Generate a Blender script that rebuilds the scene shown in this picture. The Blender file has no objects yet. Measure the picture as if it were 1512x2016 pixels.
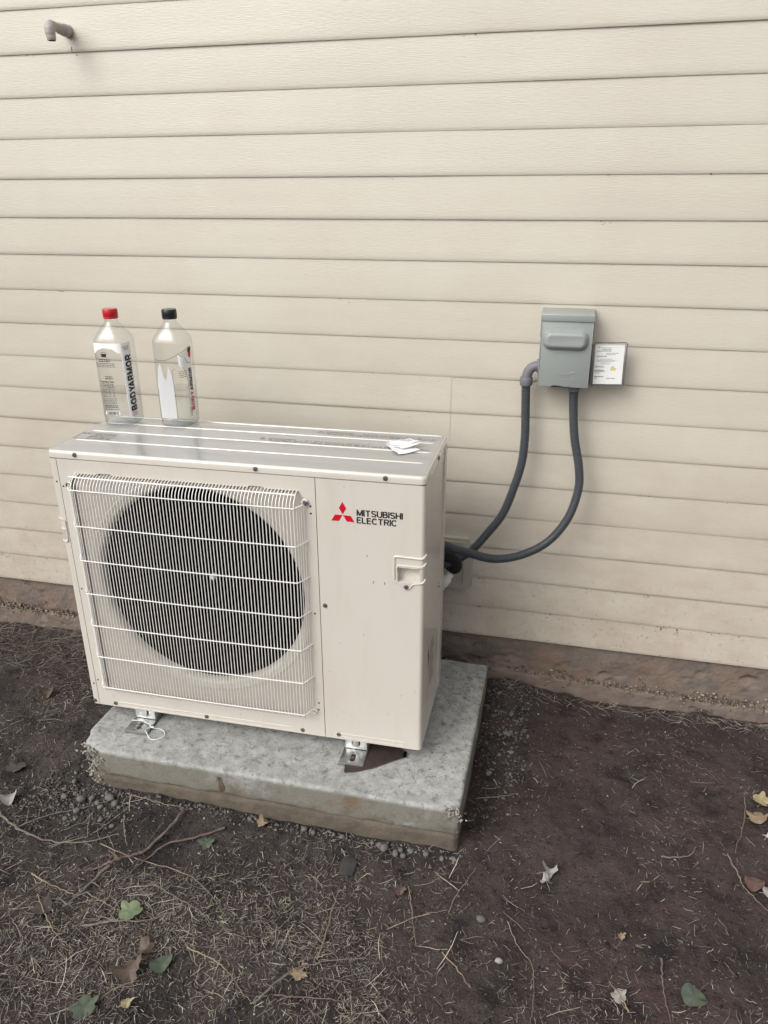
import bpy, bmesh, math, random
import numpy as np
from mathutils import Vector, Matrix
from mathutils.geometry import tessellate_polygon
random.seed(7); rng = np.random.RandomState(11)
R = math.radians
C = bpy.data.collections.new("scene"); bpy.context.scene.collection.children.link(C)
S = bpy.context.scene

# ------------------------------------------------------------------ camera
CAMP = Vector((1.0695, -2.1627, 1.3471)); YAW, PITCH, ROLL = -0.23417, 0.39967, -0.00392
f = Vector((math.sin(YAW)*math.cos(PITCH), math.cos(YAW)*math.cos(PITCH), -math.sin(PITCH)))
r0 = Vector((math.cos(YAW), -math.sin(YAW), 0)); u0 = r0.cross(f)
r_ = r0*math.cos(ROLL)+u0*math.sin(ROLL); u_ = -r0*math.sin(ROLL)+u0*math.cos(ROLL)
cam = bpy.data.cameras.new("camera"); co = bpy.data.objects.new("camera", cam); C.objects.link(co)
co.matrix_world = Matrix(((r_.x, u_.x, -f.x, CAMP.x), (r_.y, u_.y, -f.y, CAMP.y), (r_.z, u_.z, -f.z, CAMP.z), (0, 0, 0, 1)))
cam.sensor_fit = 'VERTICAL'; cam.sensor_height = 36; cam.lens = 36*1502.7/2016; cam.clip_end = 500; cam.clip_start = .05
S.camera = co
# ------------------------------------------------------------------ sky, sun, exposure
w = bpy.data.worlds.new("World"); S.world = w; w.use_nodes = True
nt = w.node_tree; nt.nodes.clear()
sky = nt.nodes.new('ShaderNodeTexSky'); sky.sky_type = 'NISHITA'; sky.sun_disc = False
SUN_EL, SUN_AZ = 42, 212          # azimuth from +y, clockwise: the open side of the yard
sky.sun_elevation = R(SUN_EL); sky.sun_rotation = R(SUN_AZ); sky.air_density = 1.0; sky.dust_density = 6.0; sky.ozone_density = .6
hs = nt.nodes.new('ShaderNodeHueSaturation'); hs.inputs['Saturation'].default_value = .22
bg = nt.nodes.new('ShaderNodeBackground'); bg.inputs[1].default_value = .142
out = nt.nodes.new('ShaderNodeOutputWorld')
nt.links.new(sky.outputs[0], hs.inputs['Color']); nt.links.new(hs.outputs[0], bg.inputs[0]); nt.links.new(bg.outputs[0], out.inputs[0])
sl = bpy.data.lights.new("sun", 'SUN'); sl.energy = .34; sl.angle = R(40); sl.color = (1, .96, .9)
so = bpy.data.objects.new("sun", sl); C.objects.link(so)
d = Vector((math.sin(R(SUN_AZ))*math.cos(R(SUN_EL)), math.cos(R(SUN_AZ))*math.cos(R(SUN_EL)), math.sin(R(SUN_EL))))
so.rotation_euler = d.to_track_quat('Z', 'Y').to_euler()
S.view_settings.view_transform = 'Standard'; S.view_settings.look = 'None'; S.view_settings.gamma = 1
S.view_settings.exposure = 0.30
S.render.engine = 'CYCLES'; S.cycles.transparent_max_bounces = 32; S.cycles.max_bounces = 14; S.cycles.transmission_bounces = 14; S.cycles.caustics_refractive = False; S.cycles.caustics_reflective = False

# ------------------------------------------------------------------ noise
def _h(i, j, k):
    n = (i.astype(np.int64)*374761393+j.astype(np.int64)*668265263+k.astype(np.int64)*2147483647 % 4294967291)
    n = (n ^ (n >> 13))*1274126177 & 0xffffffff
    return ((n ^ (n >> 16)) & 0xffff)/32767.5-1
def vn(x, y, z):
    x, y, z = np.broadcast_arrays(np.asarray(x, float), np.asarray(y, float), np.asarray(z, float))
    i, j, k = np.floor(x), np.floor(y), np.floor(z)
    a, b, c = x-i, y-j, z-k
    a, b, c = a*a*(3-2*a), b*b*(3-2*b), c*c*(3-2*c)
    g = lambda p, q, s: _h(i+p, j+q, k*57+s*57)
    return ((g(0, 0, 0)*(1-a)+g(1, 0, 0)*a)*(1-b)+(g(0, 1, 0)*(1-a)+g(1, 1, 0)*a)*b)*(1-c)+((g(0, 0, 1)*(1-a)+g(1, 0, 1)*a)*(1-b)+(g(0, 1, 1)*(1-a)+g(1, 1, 1)*a)*b)*c
def fbm(x, y, z, o=4):
    s, a, t = 0, 1., 0
    for n in range(o):
        s = s+a*vn(np.asarray(x)*2**n+17.3*n, np.asarray(y)*2**n+5.1*n, np.asarray(z)*2**n); t += a; a *= .5
    return s/t

# ------------------------------------------------------------------ materials
def mat(name, col, rough=.5, metal=0, coat=0, coat_r=.1, col2=None, nscale=5, nstretch=(1, 1, 1), ndetail=6, nlo=.35, nhi=.65,
        bump=0, bscale=40, bstretch=(1, 1, 1), bdist=.002, spec=.5, vcol=False, coords='Object', trans=0, ior=1.45):
    m = bpy.data.materials.new(name); m.use_nodes = True; t = m.node_tree; b = t.nodes['Principled BSDF']; L = t.links.new
    b.inputs['Base Color'].default_value = (*col, 1); b.inputs['Roughness'].default_value = rough; b.inputs['Metallic'].default_value = metal
    b.inputs['Coat Weight'].default_value = coat; b.inputs['Coat Roughness'].default_value = coat_r
    b.inputs['Specular IOR Level'].default_value = spec; b.inputs['Transmission Weight'].default_value = trans; b.inputs['IOR'].default_value = ior
    tc = t.nodes.new('ShaderNodeTexCoord') if coords != 'World' else t.nodes.new('ShaderNodeNewGeometry')
    src = tc.outputs[coords] if coords != 'World' else tc.outputs['Position']
    def noise(sc, st, det):
        mp = t.nodes.new('ShaderNodeMapping'); mp.inputs['Scale'].default_value = st; L(src, mp.inputs[0])
        n = t.nodes.new('ShaderNodeTexNoise'); n.inputs['Scale'].default_value = sc; n.inputs['Detail'].default_value = det; n.inputs['Roughness'].default_value = .6
        L(mp.outputs[0], n.inputs['Vector']); return n
    last = None
    if vcol:
        a = t.nodes.new('ShaderNodeAttribute'); a.attribute_name = 'Col'; L(a.outputs['Color'], b.inputs['Base Color']); last = a.outputs['Color']
    if col2:
        n = noise(nscale, nstretch, ndetail); rp = t.nodes.new('ShaderNodeMapRange'); rp.inputs[1].default_value = nlo; rp.inputs[2].default_value = nhi
        L(n.outputs[0], rp.inputs[0]); mx = t.nodes.new('ShaderNodeMix'); mx.data_type = 'RGBA'
        L(rp.outputs[0], mx.inputs[0]); mx.inputs[6].default_value = (*col, 1); mx.inputs[7].default_value = (*col2, 1)
        if last is not None: L(last, mx.inputs[6])
        L(mx.outputs[2], b.inputs['Base Color']); last = mx.outputs[2]
    if bump:
        n = noise(bscale, bstretch, 5); bp = t.nodes.new('ShaderNodeBump'); bp.inputs['Strength'].default_value = bump; bp.inputs['Distance'].default_value = bdist
        L(n.outputs[0], bp.inputs['Height']); L(bp.outputs[0], b.inputs['Normal'])
    m['last'] = 0
    return m
def add_layer(m, col, scale, lo, hi, stretch=(1, 1, 1), detail=6, zmask=None, amt=1.0, axis='Z'):
    """blotches of their own shape over the present colour, for dirt and painted fall-off of light; zmask=(z0,z1): full at z0, none at z1 (world metres)"""
    t = m.node_tree; L = t.links.new; b = t.nodes['Principled BSDF']
    g = t.nodes.new('ShaderNodeNewGeometry'); mp = t.nodes.new('ShaderNodeMapping'); mp.inputs['Scale'].default_value = stretch; L(g.outputs['Position'], mp.inputs[0])
    n = t.nodes.new('ShaderNodeTexNoise'); n.inputs['Scale'].default_value = scale; n.inputs['Detail'].default_value = detail; n.inputs['Roughness'].default_value = .65
    L(mp.outputs[0], n.inputs['Vector'])
    rp = t.nodes.new('ShaderNodeMapRange'); rp.inputs[1].default_value = lo; rp.inputs[2].default_value = hi; L(n.outputs[0], rp.inputs[0]); fac = rp.outputs[0]
    mu = t.nodes.new('ShaderNodeMath'); mu.operation = 'MULTIPLY'; mu.inputs[1].default_value = amt; L(fac, mu.inputs[0]); fac = mu.outputs[0]
    if zmask:
        sp = t.nodes.new('ShaderNodeSeparateXYZ'); L(g.outputs['Position'], sp.inputs[0])
        r2 = t.nodes.new('ShaderNodeMapRange'); r2.inputs[1].default_value = zmask[0]; r2.inputs[2].default_value = zmask[1]; r2.inputs[3].default_value = 1; r2.inputs[4].default_value = 0
        L(sp.outputs[axis], r2.inputs[0]); m2 = t.nodes.new('ShaderNodeMath'); m2.operation = 'MULTIPLY'; L(fac, m2.inputs[0]); L(r2.outputs[0], m2.inputs[1]); fac = m2.outputs[0]
    mx = t.nodes.new('ShaderNodeMix'); mx.data_type = 'RGBA'; L(fac, mx.inputs[0]); mx.inputs[7].default_value = (*col, 1)
    lk = b.inputs['Base Color'].links
    if lk: L(lk[0].from_socket, mx.inputs[6])
    else: mx.inputs[6].default_value = b.inputs['Base Color'].default_value
    L(mx.outputs[2], b.inputs['Base Color'])

M = {}
M['siding'] = mat('vinyl_siding', (.635, .60, .515), .33, coat=.6, coat_r=.25, col2=(.585, .552, .465), nscale=1.3, nlo=.3, nhi=.7, bump=.6, bscale=42, bstretch=(1, 1, 10), bdist=.0016, spec=.55, coords='World')
add_layer(M['siding'], (.56, .49, .43), 2.2, .45, .75, amt=.4, stretch=(1, 1, 3))
add_layer(M['siding'], (.45, .335, .255), 9, .45, .66, zmask=(.0, .75), amt=.6, stretch=(1, 1, 1.6))
add_layer(M['siding'], (.46, .39, .32), 2.5, .30, .66, zmask=(.0, 1.5), amt=.72, stretch=(1, 1, 2.5))  # splash dirt, made heavier to paint in the wall's dimmer light lower down
add_layer(M['siding'], (.46, .42, .35), 1.1, .5, .72, amt=.12, stretch=(5, 1, .8))
add_layer(M['siding'], (.23, .15, .10), 70, .585, .69, zmask=(-.02, .38), amt=.8)
add_layer(M['siding'], (.20, .13, .09), 160, .64, .72, zmask=(-.02, 1.2), amt=.5)
M['found'] = mat('old_concrete', (.215, .175, .145), .95, col2=(.15, .125, .108), nscale=16, bump=1, bscale=90, bdist=.004, coords='World', spec=.25)
add_layer(M['found'], (.24, .145, .10), 5, .5, .70, amt=.5)
add_layer(M['found'], (.055, .045, .04), 48, .60, .70, amt=.7)
add_layer(M['found'], (.15, .145, .13), 14, .55, .7, amt=.7)
M['pad'] = mat('pad_concrete', (.41, .415, .405), .88, col2=(.29, .295, .285), nscale=38, nlo=.36, nhi=.62, bump=1, bscale=120, bdist=.002, coords='World', spec=.25)
add_layer(M['pad'], (.13, .125, .115), 42, .54, .66, amt=.7)
add_layer(M['pad'], (.10, .10, .095), 140, .585, .67, amt=.75)
add_layer(M['pad'], (.50, .51, .51), 9, .5, .75, amt=.3)
add_layer(M['pad'], (.20, .205, .19), 3.5, .52, .7, amt=.5)
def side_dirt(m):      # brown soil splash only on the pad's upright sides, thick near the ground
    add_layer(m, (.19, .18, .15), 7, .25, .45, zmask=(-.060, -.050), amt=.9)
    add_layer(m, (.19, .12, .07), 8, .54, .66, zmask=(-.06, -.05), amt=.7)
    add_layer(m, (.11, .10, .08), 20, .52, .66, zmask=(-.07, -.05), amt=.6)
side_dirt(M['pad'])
M['pad2'] = mat('pad_footing', (.105, .088, .072), .95, col2=(.15, .125, .098), nscale=18, bump=.8, bscale=60, bdist=.005, coords='World', spec=.2)
M['soil'] = mat('dark_soil', (.036, .032, .031), .95, col2=(.076, .066, .060), nscale=5, nlo=.38, nhi=.66, bump=1, bscale=170, bdist=.006, coords='World', spec=.18)
add_layer(M['soil'], (.072, .048, .046), 1.3, .34, .54, amt=.85, zmask=(1.25, .55), axis='X')
add_layer(M['soil'], (.17, .15, .13), 230, .60, .68, amt=.7)
add_layer(M['soil'], (.018, .017, .019), 12, .50, .64, amt=.75)
M['bits'] = mat('soil_crumbs', (1, 1, 1), .9, vcol=True, spec=.2)
M['cream'] = mat('cream_paint', (.62, .585, .53), .34, coat=.35, coat_r=.12, col2=(.61, .572, .51), nscale=3, bump=.05, bscale=300, bdist=.0004)
add_layer(M['cream'], (.50, .45, .38), 5, .5, .8, amt=.35, stretch=(3, 3, .6))
add_layer(M['cream'], (.42, .36, .29), 30, .60, .74, zmask=(.0, .16), amt=.5)
add_layer(M['cream'], (.30, .25, .2), 150, .70, .76, amt=.5)
M['covertop'] = mat('cover_top_grey', (.33, .335, .33), .34, coat=1, coat_r=.05, bump=.04, bscale=60, bdist=.001)  # grey for the cover's flat top, darker than its cream rim
M['cover'] = mat('cover_paint', (.63, .592, .53), .30, coat=1, coat_r=.06, bump=.04, bscale=60, bdist=.001)
add_layer(M['cover'], (.40, .38, .33), 8, .55, .8, amt=.25, stretch=(1, 4, 1))
M['recess'] = mat('shaded_cream_and_sticker', (.50, .465, .41), .45)  # cream darkened to hold the shade of recesses; also colours the side sticker
M['white'] = mat('guard_white', (.80, .79, .76), .35, coat=.3)
M['black'] = mat('black_plastic', (.0025, .0025, .003), .8, spec=.05)
M['coil'] = mat('coil_dark', (.002, .002, .0025), .95, spec=.02)
M['metal'] = mat('zinc', (.42, .43, .42), .38, metal=.9, bump=.2, bscale=200)
M['bright'] = mat('galvanised', (.72, .73, .72), .35, metal=.7, bump=.15, bscale=120)
M['screw'] = mat('screw_steel', (.22, .22, .23), .35, metal=.8)
M['dark'] = mat('hole_dark', (.01, .01, .01), .8)
M['print'] = mat('black_print', (.018, .018, .02), .5)
M['greyprint'] = mat('grey_print', (.14, .14, .13), .5)
M['red'] = mat('red_print', (.55, .004, .02), .4)
M['box'] = mat('grey_enamel', (.30, .325, .315), .42, coat=.3, col2=(.285, .31, .30), nscale=4, bump=.05, bscale=200)
M['hose'] = mat('conduit_plastic', (.066, .074, .084), .42, coat=.15)
M['elbow'] = mat('grey_fitting', (.17, .17, .185), .5)
M['foam'] = mat('black_foam', (.012, .012, .014), .8, bump=.3, bscale=300)
M['tape'] = mat('white_tape', (.75, .74, .70), .55, bump=.4, bscale=80)
M['plate'] = mat('vinyl_plate', (.44, .405, .335), .5)
M['paper'] = mat('paper', (.78, .78, .80), .7)
M['card'] = mat('white_card', (.94, .94, .91), .6)
M['redcap'] = mat('red_cap', (.50, .012, .02), .35, coat=.2)
M['blackcap'] = mat('black_cap', (.012, .014, .016), .35, coat=.2)
M['label'] = mat('white_label', (.93, .93, .93), .4)
M['paintedpipe'] = mat('overpainted_pipe', (.47, .43, .40), .55, col2=(.34, .31, .30), nscale=30, bump=.5, bscale=90)
M['ziptie'] = mat('zip_tie', (.72, .74, .72), .4)
M['rust'] = mat('dark_sheet', (.05, .037, .034), .6, metal=.3, col2=(.075, .05, .045), nscale=25)
M['bark'] = mat('bark', (.13, .105, .092), .9, col2=(.22, .185, .16), nscale=60, bump=.5, bscale=250)
M['bark_red'] = mat('bark_red', (.12, .075, .068), .85, col2=(.19, .14, .125), nscale=60, bump=.5, bscale=250)
M['straw'] = mat('dry_stem', (.30, .235, .17), .85, col2=(.2, .15, .11), nscale=40)
M['stone'] = mat('pebble_stone', (.15, .145, .135), .85, col2=(.10, .095, .088), nscale=30, bump=.4, bscale=120)
M['darkstone'] = mat('dark_stone', (.05, .05, .05), .85, col2=(.035, .035, .036), nscale=30, bump=.3, bscale=120)
def thin_mat(name, tint, gloss_ior=1.5, fmul=1.0):
    m = bpy.data.materials.new(name); m.use_nodes = True; t = m.node_tree; t.nodes.clear(); L = t.links.new
    o = t.nodes.new('ShaderNodeOutputMaterial'); tr = t.nodes.new('ShaderNodeBsdfTransparent'); lw = t.nodes.new('ShaderNodeLayerWeight'); lw.inputs[0].default_value = .25
    cm = t.nodes.new('ShaderNodeMix'); cm.data_type = 'RGBA'; L(lw.outputs['Facing'], cm.inputs[0]); cm.inputs[6].default_value = (*tint, 1); cm.inputs[7].default_value = (.76, .79, .80, 1); L(cm.outputs[2], tr.inputs[0])
    gl = t.nodes.new('ShaderNodeBsdfGlossy'); gl.inputs['Roughness'].default_value = .06
    fr = t.nodes.new('ShaderNodeFresnel'); fr.inputs[0].default_value = gloss_ior
    ge = t.nodes.new('ShaderNodeNewGeometry'); iv = t.nodes.new('ShaderNodeMath'); iv.operation = 'SUBTRACT'; iv.inputs[0].default_value = 1; L(ge.outputs['Backfacing'], iv.inputs[1])
    ml = t.nodes.new('ShaderNodeMath'); ml.operation = 'MULTIPLY'; L(fr.outputs[0], ml.inputs[0]); L(iv.outputs[0], ml.inputs[1])
    mx = t.nodes.new('ShaderNodeMixShader'); L(ml.outputs[0], mx.inputs[0]); L(tr.outputs[0], mx.inputs[1]); L(gl.outputs[0], mx.inputs[2]); L(mx.outputs[0], o.inputs[0]); return m
M['pet'] = thin_mat('clear_bottle', (.992, .995, .996), 1.75)
M['clear'] = thin_mat('clear_plastic', (.997, .997, .997), 1.25)
M['water'] = thin_mat('water', (.972, .98, .978), 1.2)
M['lightrib'] = M['cover']

# ------------------------------------------------------------------ helpers
def link(name, me, m, parent=None, smooth=False):
    me.name = name; o = bpy.data.objects.new(name, me); C.objects.link(o)
    if m is not None:
        for x in (m if isinstance(m, list) else [m]): me.materials.append(x)
    if parent: o.parent = parent
    if smooth:
        me.polygons.foreach_set('use_smooth', [True]*len(me.polygons))
    return o
def meshdata(vs, fs, name='m'):
    me = bpy.data.meshes.new(name); me.from_pydata([tuple(v) for v in vs], [], [tuple(q) for q in fs]); me.update(); return me
class MB:
    def __init__(s): s.v = []; s.f = []
    def add(s, vs, fs):
        n = len(s.v); s.v += [tuple(v) for v in vs]; s.f += [tuple(i+n for i in q) for q in fs]; return s
    def box(s, c, d, rot=None):
        vs = []
        for x in (-1, 1):
            for y in (-1, 1):
                for z in (-1, 1):
                    v = Vector((x*d[0]/2, y*d[1]/2, z*d[2]/2))
                    if rot: v = rot @ v
                    vs.append(v+Vector(c))
        return s.add(vs, [(0, 1, 3, 2), (4, 6, 7, 5), (0, 4, 5, 1), (2, 3, 7, 6), (0, 2, 6, 4), (1, 5, 7, 3)])
    def span(s, a, b): return s.box([(a[i]+b[i])/2 for i in range(3)], [abs(b[i]-a[i]) for i in range(3)])
    def tube(s, pts, r, seg=8, caps=True, up=None):
        pts = [Vector(p) for p in pts]; n = len(pts); rr = r if isinstance(r, (list, tuple)) else [r]*n
        t0 = (pts[1]-pts[0]).normalized(); a = Vector((0, 0, 1)) if abs(t0.z) < .9 else Vector((0, 1, 0)); nn = t0.cross(a).normalized()
        vs = []; fs = []
        for i, p in enumerate(pts):
            t = (pts[min(i+1, n-1)]-pts[max(i-1, 0)]).normalized(); nn = (nn-t*nn.dot(t)).normalized(); b = t.cross(nn)
            for k in range(seg):
                th = 2*math.pi*k/seg; vs.append(p+(nn*math.cos(th)+b*math.sin(th))*rr[i])
        for i in range(n-1):
            for k in range(seg):
                k2 = (k+1) % seg; fs.append((i*seg+k, i*seg+k2, (i+1)*seg+k2, (i+1)*seg+k))
        if caps: fs += [tuple(range(seg))[::-1], tuple((n-1)*seg+k for k in range(seg))]
        return s.add(vs, fs)
    def prism(s, poly, o, ux, uy, nrm, d):     # polygon in plane (ux,uy) at origin o, extruded d along nrm
        o, ux, uy, nrm = map(Vector, (o, ux, uy, nrm)); n = len(poly)
        a = [o+ux*p[0]+uy*p[1] for p in poly]; b = [v+nrm*d for v in a]
        return s.add(a+b, [tuple(range(n)), tuple(range(2*n-1, n-1, -1))]+[(i, (i+1) % n, n+(i+1) % n, n+i) for i in range(n)])
    def plate_hole(s, outer, holes, o, ux, uy, nrm, d):   # plate with holes, thickness d
        o, ux, uy, nrm = map(Vector, (o, ux, uy, nrm)); loops = [outer]+holes
        flat = [p for l in loops for p in l]
        tris = tessellate_polygon([[Vector((p[0], p[1], 0)) for p in l] for l in loops])
        a = [o+ux*p[0]+uy*p[1] for p in flat]; N = len(flat); b = [v+nrm*d for v in a]
        fs = [tuple(t) for t in tris]+[tuple(N+i for i in t[::-1]) for t in tris]; k = 0
        for l in loops:
            n = len(l); fs += [(k+i, k+(i+1) % n, N+k+(i+1) % n, N+k+i) for i in range(n)]; k += n
        return s.add(a+b, fs)
    def lathe(s, prof, c=(0, 0, 0), seg=24, axis='z'):
        n = len(prof); vs = []
        for r, z in prof:
            for k in range(seg):
                th = 2*math.pi*k/seg
                v = (r*math.cos(th), r*math.sin(th), z) if axis == 'z' else (r*math.cos(th), z, r*math.sin(th))
                vs.append((v[0]+c[0], v[1]+c[1], v[2]+c[2]))
        fs = [(i*seg+k, i*seg+(k+1) % seg, (i+1)*seg+(k+1) % seg, (i+1)*seg+k) for i in range(n-1) for k in range(seg)]
        return s.add(vs, fs)
    def data(s, name='m', fix=True):
        me = meshdata(s.v, s.f, name)
        if fix:
            bm = bmesh.new(); bm.from_mesh(me); bmesh.ops.recalc_face_normals(bm, faces=bm.faces); bm.to_mesh(me); bm.free()
        return me
    def build(s, name, m, parent=None, bevel=0, smooth=False, bseg=2):
        me = s.data(name)
        if bevel:
            bm = bmesh.new(); bm.from_mesh(me)
            es = [e for e in bm.edges if len(e.link_faces) == 2 and e.calc_face_angle(0) > .6]
            bmesh.ops.bevel(bm, geom=es, offset=bevel, segments=bseg, affect='EDGES', profile=.5, clamp_overlap=True)
            bm.to_mesh(me); bm.free()
        o = link(name, me, m, parent)
        if smooth or bevel: me.shade_smooth_by_angle(R(35)) if hasattr(me, 'shade_smooth_by_angle') else me.polygons.foreach_set('use_smooth', [smooth]*len(me.polygons))
        return o
def sba(me, a=40):
    bm = bmesh.new(); bm.from_mesh(me)
    for fc in bm.faces: fc.smooth = True
    for e in bm.edges:
        if len(e.link_faces) == 2 and e.calc_face_angle(0) > R(a): e.smooth = False
    bm.to_mesh(me); bm.free()
bpy.types.Mesh.shade_smooth_by_angle = lambda me, a: sba(me, math.degrees(a))
def tag(o, label, cat, group=None):
    o['label'] = label; o['category'] = cat
    if group: o['group'] = group
    return o
def empty(name, loc, rz=0):
    o = bpy.data.objects.new(name, None); C.objects.link(o); o.location = loc; o.rotation_euler = (0, 0, rz); o.empty_display_size = .05; return o
def dup(o, parent=None, loc=None):
    c = o.copy(); C.objects.link(c)
    if parent: c.parent = parent
    if loc is not None: c.location = loc
    return c
def smoothpath(pts, n=6):
    P = [Vector(p) for p in pts]; P = [P[0]*2-P[1]]+P+[P[-1]*2-P[-2]]; o = []
    for i in range(1, len(P)-2):
        for k in range(n):
            t = k/n; a, b, c, d_ = P[i-1], P[i], P[i+1], P[i+2]
            o.append(.5*((2*b)+(c-a)*t+(2*a-5*b+4*c-d_)*t*t+(3*b-a-3*c+d_)*t**3))
    o.append(P[-2]); return o
def circ(cx, cy, r, n=48, r2=None): return [(cx+r*math.cos(2*math.pi*k/n), cy+(r2 or r)*math.sin(2*math.pi*k/n)) for k in range(n)]
def rrect(x0, y0, x1, y1, r, n=4):
    o = []
    for cx, cy, a in ((x1-r, y0+r, -90), (x1-r, y1-r, 0), (x0+r, y1-r, 90), (x0+r, y0+r, 180)):
        for k in range(n+1):
            t = R(a+90*k/n); o.append((cx+r*math.cos(t), cy+r*math.sin(t)))
    return o
def textmesh(txt, bold=0, space=1):
    """flat lettering as (verts2d, faces), normalised to the box 0..1 x 0..1"""
    cu = bpy.data.curves.new('t', 'FONT'); cu.body = txt; cu.offset = bold; cu.resolution_u = 4; cu.space_character = space
    ob = bpy.data.objects.new('t', cu); C.objects.link(ob); dg = bpy.context.evaluated_depsgraph_get(); dg.update()
    me = bpy.data.meshes.new_from_object(ob.evaluated_get(dg)); vs = np.array([v.co[:2] for v in me.vertices]); fs = [tuple(p.vertices) for p in me.polygons]
    bpy.data.objects.remove(ob); bpy.data.curves.remove(cu); bpy.data.meshes.remove(me)
    mn, mx = vs.min(0), vs.max(0); return (vs-mn)/(mx-mn), fs
def text_on(txt, fn, name, m, parent, bold=0, space=1, cuts=0):
    vs, fs = textmesh(txt, bold, space); me = meshdata([(v[0], v[1], 0) for v in vs], fs)
    if cuts:
        bm = bmesh.new(); bm.from_mesh(me)
        for i in range(1, cuts):
            bmesh.ops.bisect_plane(bm, geom=bm.verts[:]+bm.edges[:]+bm.faces[:], plane_co=(i/cuts, 0, 0), plane_no=(1, 0, 0))
            if i < 5: bmesh.ops.bisect_plane(bm, geom=bm.verts[:]+bm.edges[:]+bm.faces[:], plane_co=(0, i/5, 0), plane_no=(0, 1, 0))
        bm.to_mesh(me); bm.free()
    for v in me.vertices: v.co = fn(v.co.x, v.co.y)
    me.update(); return link(name, me, m, parent)

def _arc(cx, cy, rx, ry, a0, a1, n=8): return [(cx+rx*math.cos(R(a0+(a1-a0)*i/n)), cy+ry*math.sin(R(a0+(a1-a0)*i/n))) for i in range(n+1)]
GL = {'M': (.78, [[(0, 0), (0, 1)], [(0, 1), (.39, .05)], [(.39, .05), (.78, 1)], [(.78, 1), (.78, 0)]]), 'I': (.0, [[(0, 0), (0, 1)]]), 'T': (.68, [[(0, .92), (.68, .92)], [(.34, 0), (.34, .9)]]),
 'S': (.60, [_arc(.30, .72, .29, .22, 20, 270, 9)+_arc(.30, .27, .30, .23, 90, -160, 9)]), 'U': (.64, [[(0, 1), (0, .32)]+_arc(.32, .32, .32, .28, 180, 360, 8)+[(.64, 1)]]),
 'B': (.60, [[(0, 0), (0, 1)], [(0, .93), (.32, .93)]+_arc(.32, .73, .24, .20, 90, -90, 6)+[(0, .53)], [(.3, .53)]+_arc(.34, .29, .27, .23, 90, -90, 6)+[(0, .06)]]), 'H': (.64, [[(0, 0), (0, 1)], [(.64, 0), (.64, 1)], [(0, .52), (.64, .52)]]),
 'E': (.52, [[(0, 0), (0, 1)], [(0, .93), (.54, .93)], [(0, .52), (.5, .52)], [(0, .07), (.56, .07)]]), 'L': (.50, [[(0, 0), (0, 1)], [(0, .07), (.52, .07)]]), 'C': (.66, [_arc(.36, .5, .36, .44, 42, 318, 14)]),
 'R': (.62, [[(0, 0), (0, 1)], [(0, .93), (.34, .93)]+_arc(.34, .70, .26, .23, 90, -90, 6)+[(0, .47)], [(.34, .47), (.60, 0)]]), 'O': (.74, [_arc(.37, .5, .37, .43, 0, 360, 18)]),
 'D': (.66, [[(0, 0), (0, 1)], [(0, .93), (.28, .93)]+_arc(.28, .5, .38, .43, 90, -90, 8)+[(0, .07)]]), 'Y': (.64, [[(0, 1), (.32, .45)], [(.64, 1), (.32, .45)], [(.32, .5), (.32, 0)]]), 'A': (.70, [[(0, 0), (.35, 1)], [(.70, 0), (.35, 1)], [(.1, .28), (.6, .28)]])}
def strokes(txt, sw=.17, gap=.28):
    x = 0; vs = []; fs = []
    for ch in txt:
        wd, ss = GL[ch]
        for pl_ in ss:
            P_ = [Vector((p[0]+x+sw/2, p[1])) for p in pl_]; n0 = len(vs)
            for i, p in enumerate(P_):
                t = (P_[min(i+1, len(P_)-1)]-P_[max(i-1, 0)]).normalized(); nn = Vector((-t.y, t.x))*sw/2; vs += [p+nn, p-nn]
            fs += [(n0+2*i, n0+2*i+1, n0+2*i+3, n0+2*i+2) for i in range(len(P_)-1)]
        x += wd+gap-(.26 if ch == 'Y' else 0)
    mx = max(v.x for v in vs); return [(v.x/mx, min(1, max(0, v.y))) for v in vs], fs
def stroke_on(txt, fn, name, m, parent, sw=.205, gap=.25, seg=0):
    vs, fs = strokes(txt, sw, gap); me = meshdata([(v[0], v[1], 0) for v in vs], fs)
    bm = bmesh.new(); bm.from_mesh(me)
    if seg: bmesh.ops.subdivide_edges(bm, edges=bm.edges[:], cuts=seg, use_grid_fill=True)
    bm.faces.ensure_lookup_table(); bm.to_mesh(me); bm.free()
    for v in me.vertices: v.co = fn(v.co.x, v.co.y, 1e-6*(v.index % 7))
    me.update(); return link(name, me, m, parent)

# ================================================================== GROUND
def gh(x, y):
    x = np.asarray(x, float); y = np.asarray(y, float)
    near = np.clip((y+.35)/.35, 0, 1)
    z = -.178-.022*near*near*(3-2*near)
    z = z+.014*fbm(x*2.1, y*2.1, 0, 3)+.007*fbm(x*9, y*9, 3, 3)
    act = np.clip((2.6-np.abs(x-.4))/.6, 0, 1)*np.clip((y+1.9)/.3, 0, 1)
    z = z+act*(.0045*fbm(x*38, y*38, 7, 3)+.0035*np.maximum(0, fbm(x*95, y*95, 2, 2)))
    # soil and gravel heaped in the corner between the pad and the wall, and along the left foundation
    z = z+.045*np.exp(-(((x-.98)/.13)**2+((y+.06)/.12)**2))+.012*np.exp(-((x+.6)/.3)**2-((y+.02)/.06)**2)
    return z
def axis(lo, hi, st, far):
    a = list(np.arange(lo, hi, st)); d_ = st; x = hi; 
    while x < far: a.append(x); d_ *= 1.6; x += d_
    a.append(far); x = lo; d_ = st; b = []
    while x > -far: d_ *= 1.6; x -= d_; b.append(max(x, -far))
    return np.array(sorted(set(np.round(b+a, 5))))
gx = axis(-1.15, 2.0, .0055, 60); gy = axis(-1.45, .03, .0055, 60)
X, Y = np.meshgrid(gx, gy); Zg = gh(X, Y); nx, ny = len(gx), len(gy)
me = bpy.data.meshes.new('ground'); V = np.stack([X, Y, Zg], -1).reshape(-1, 3)
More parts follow.
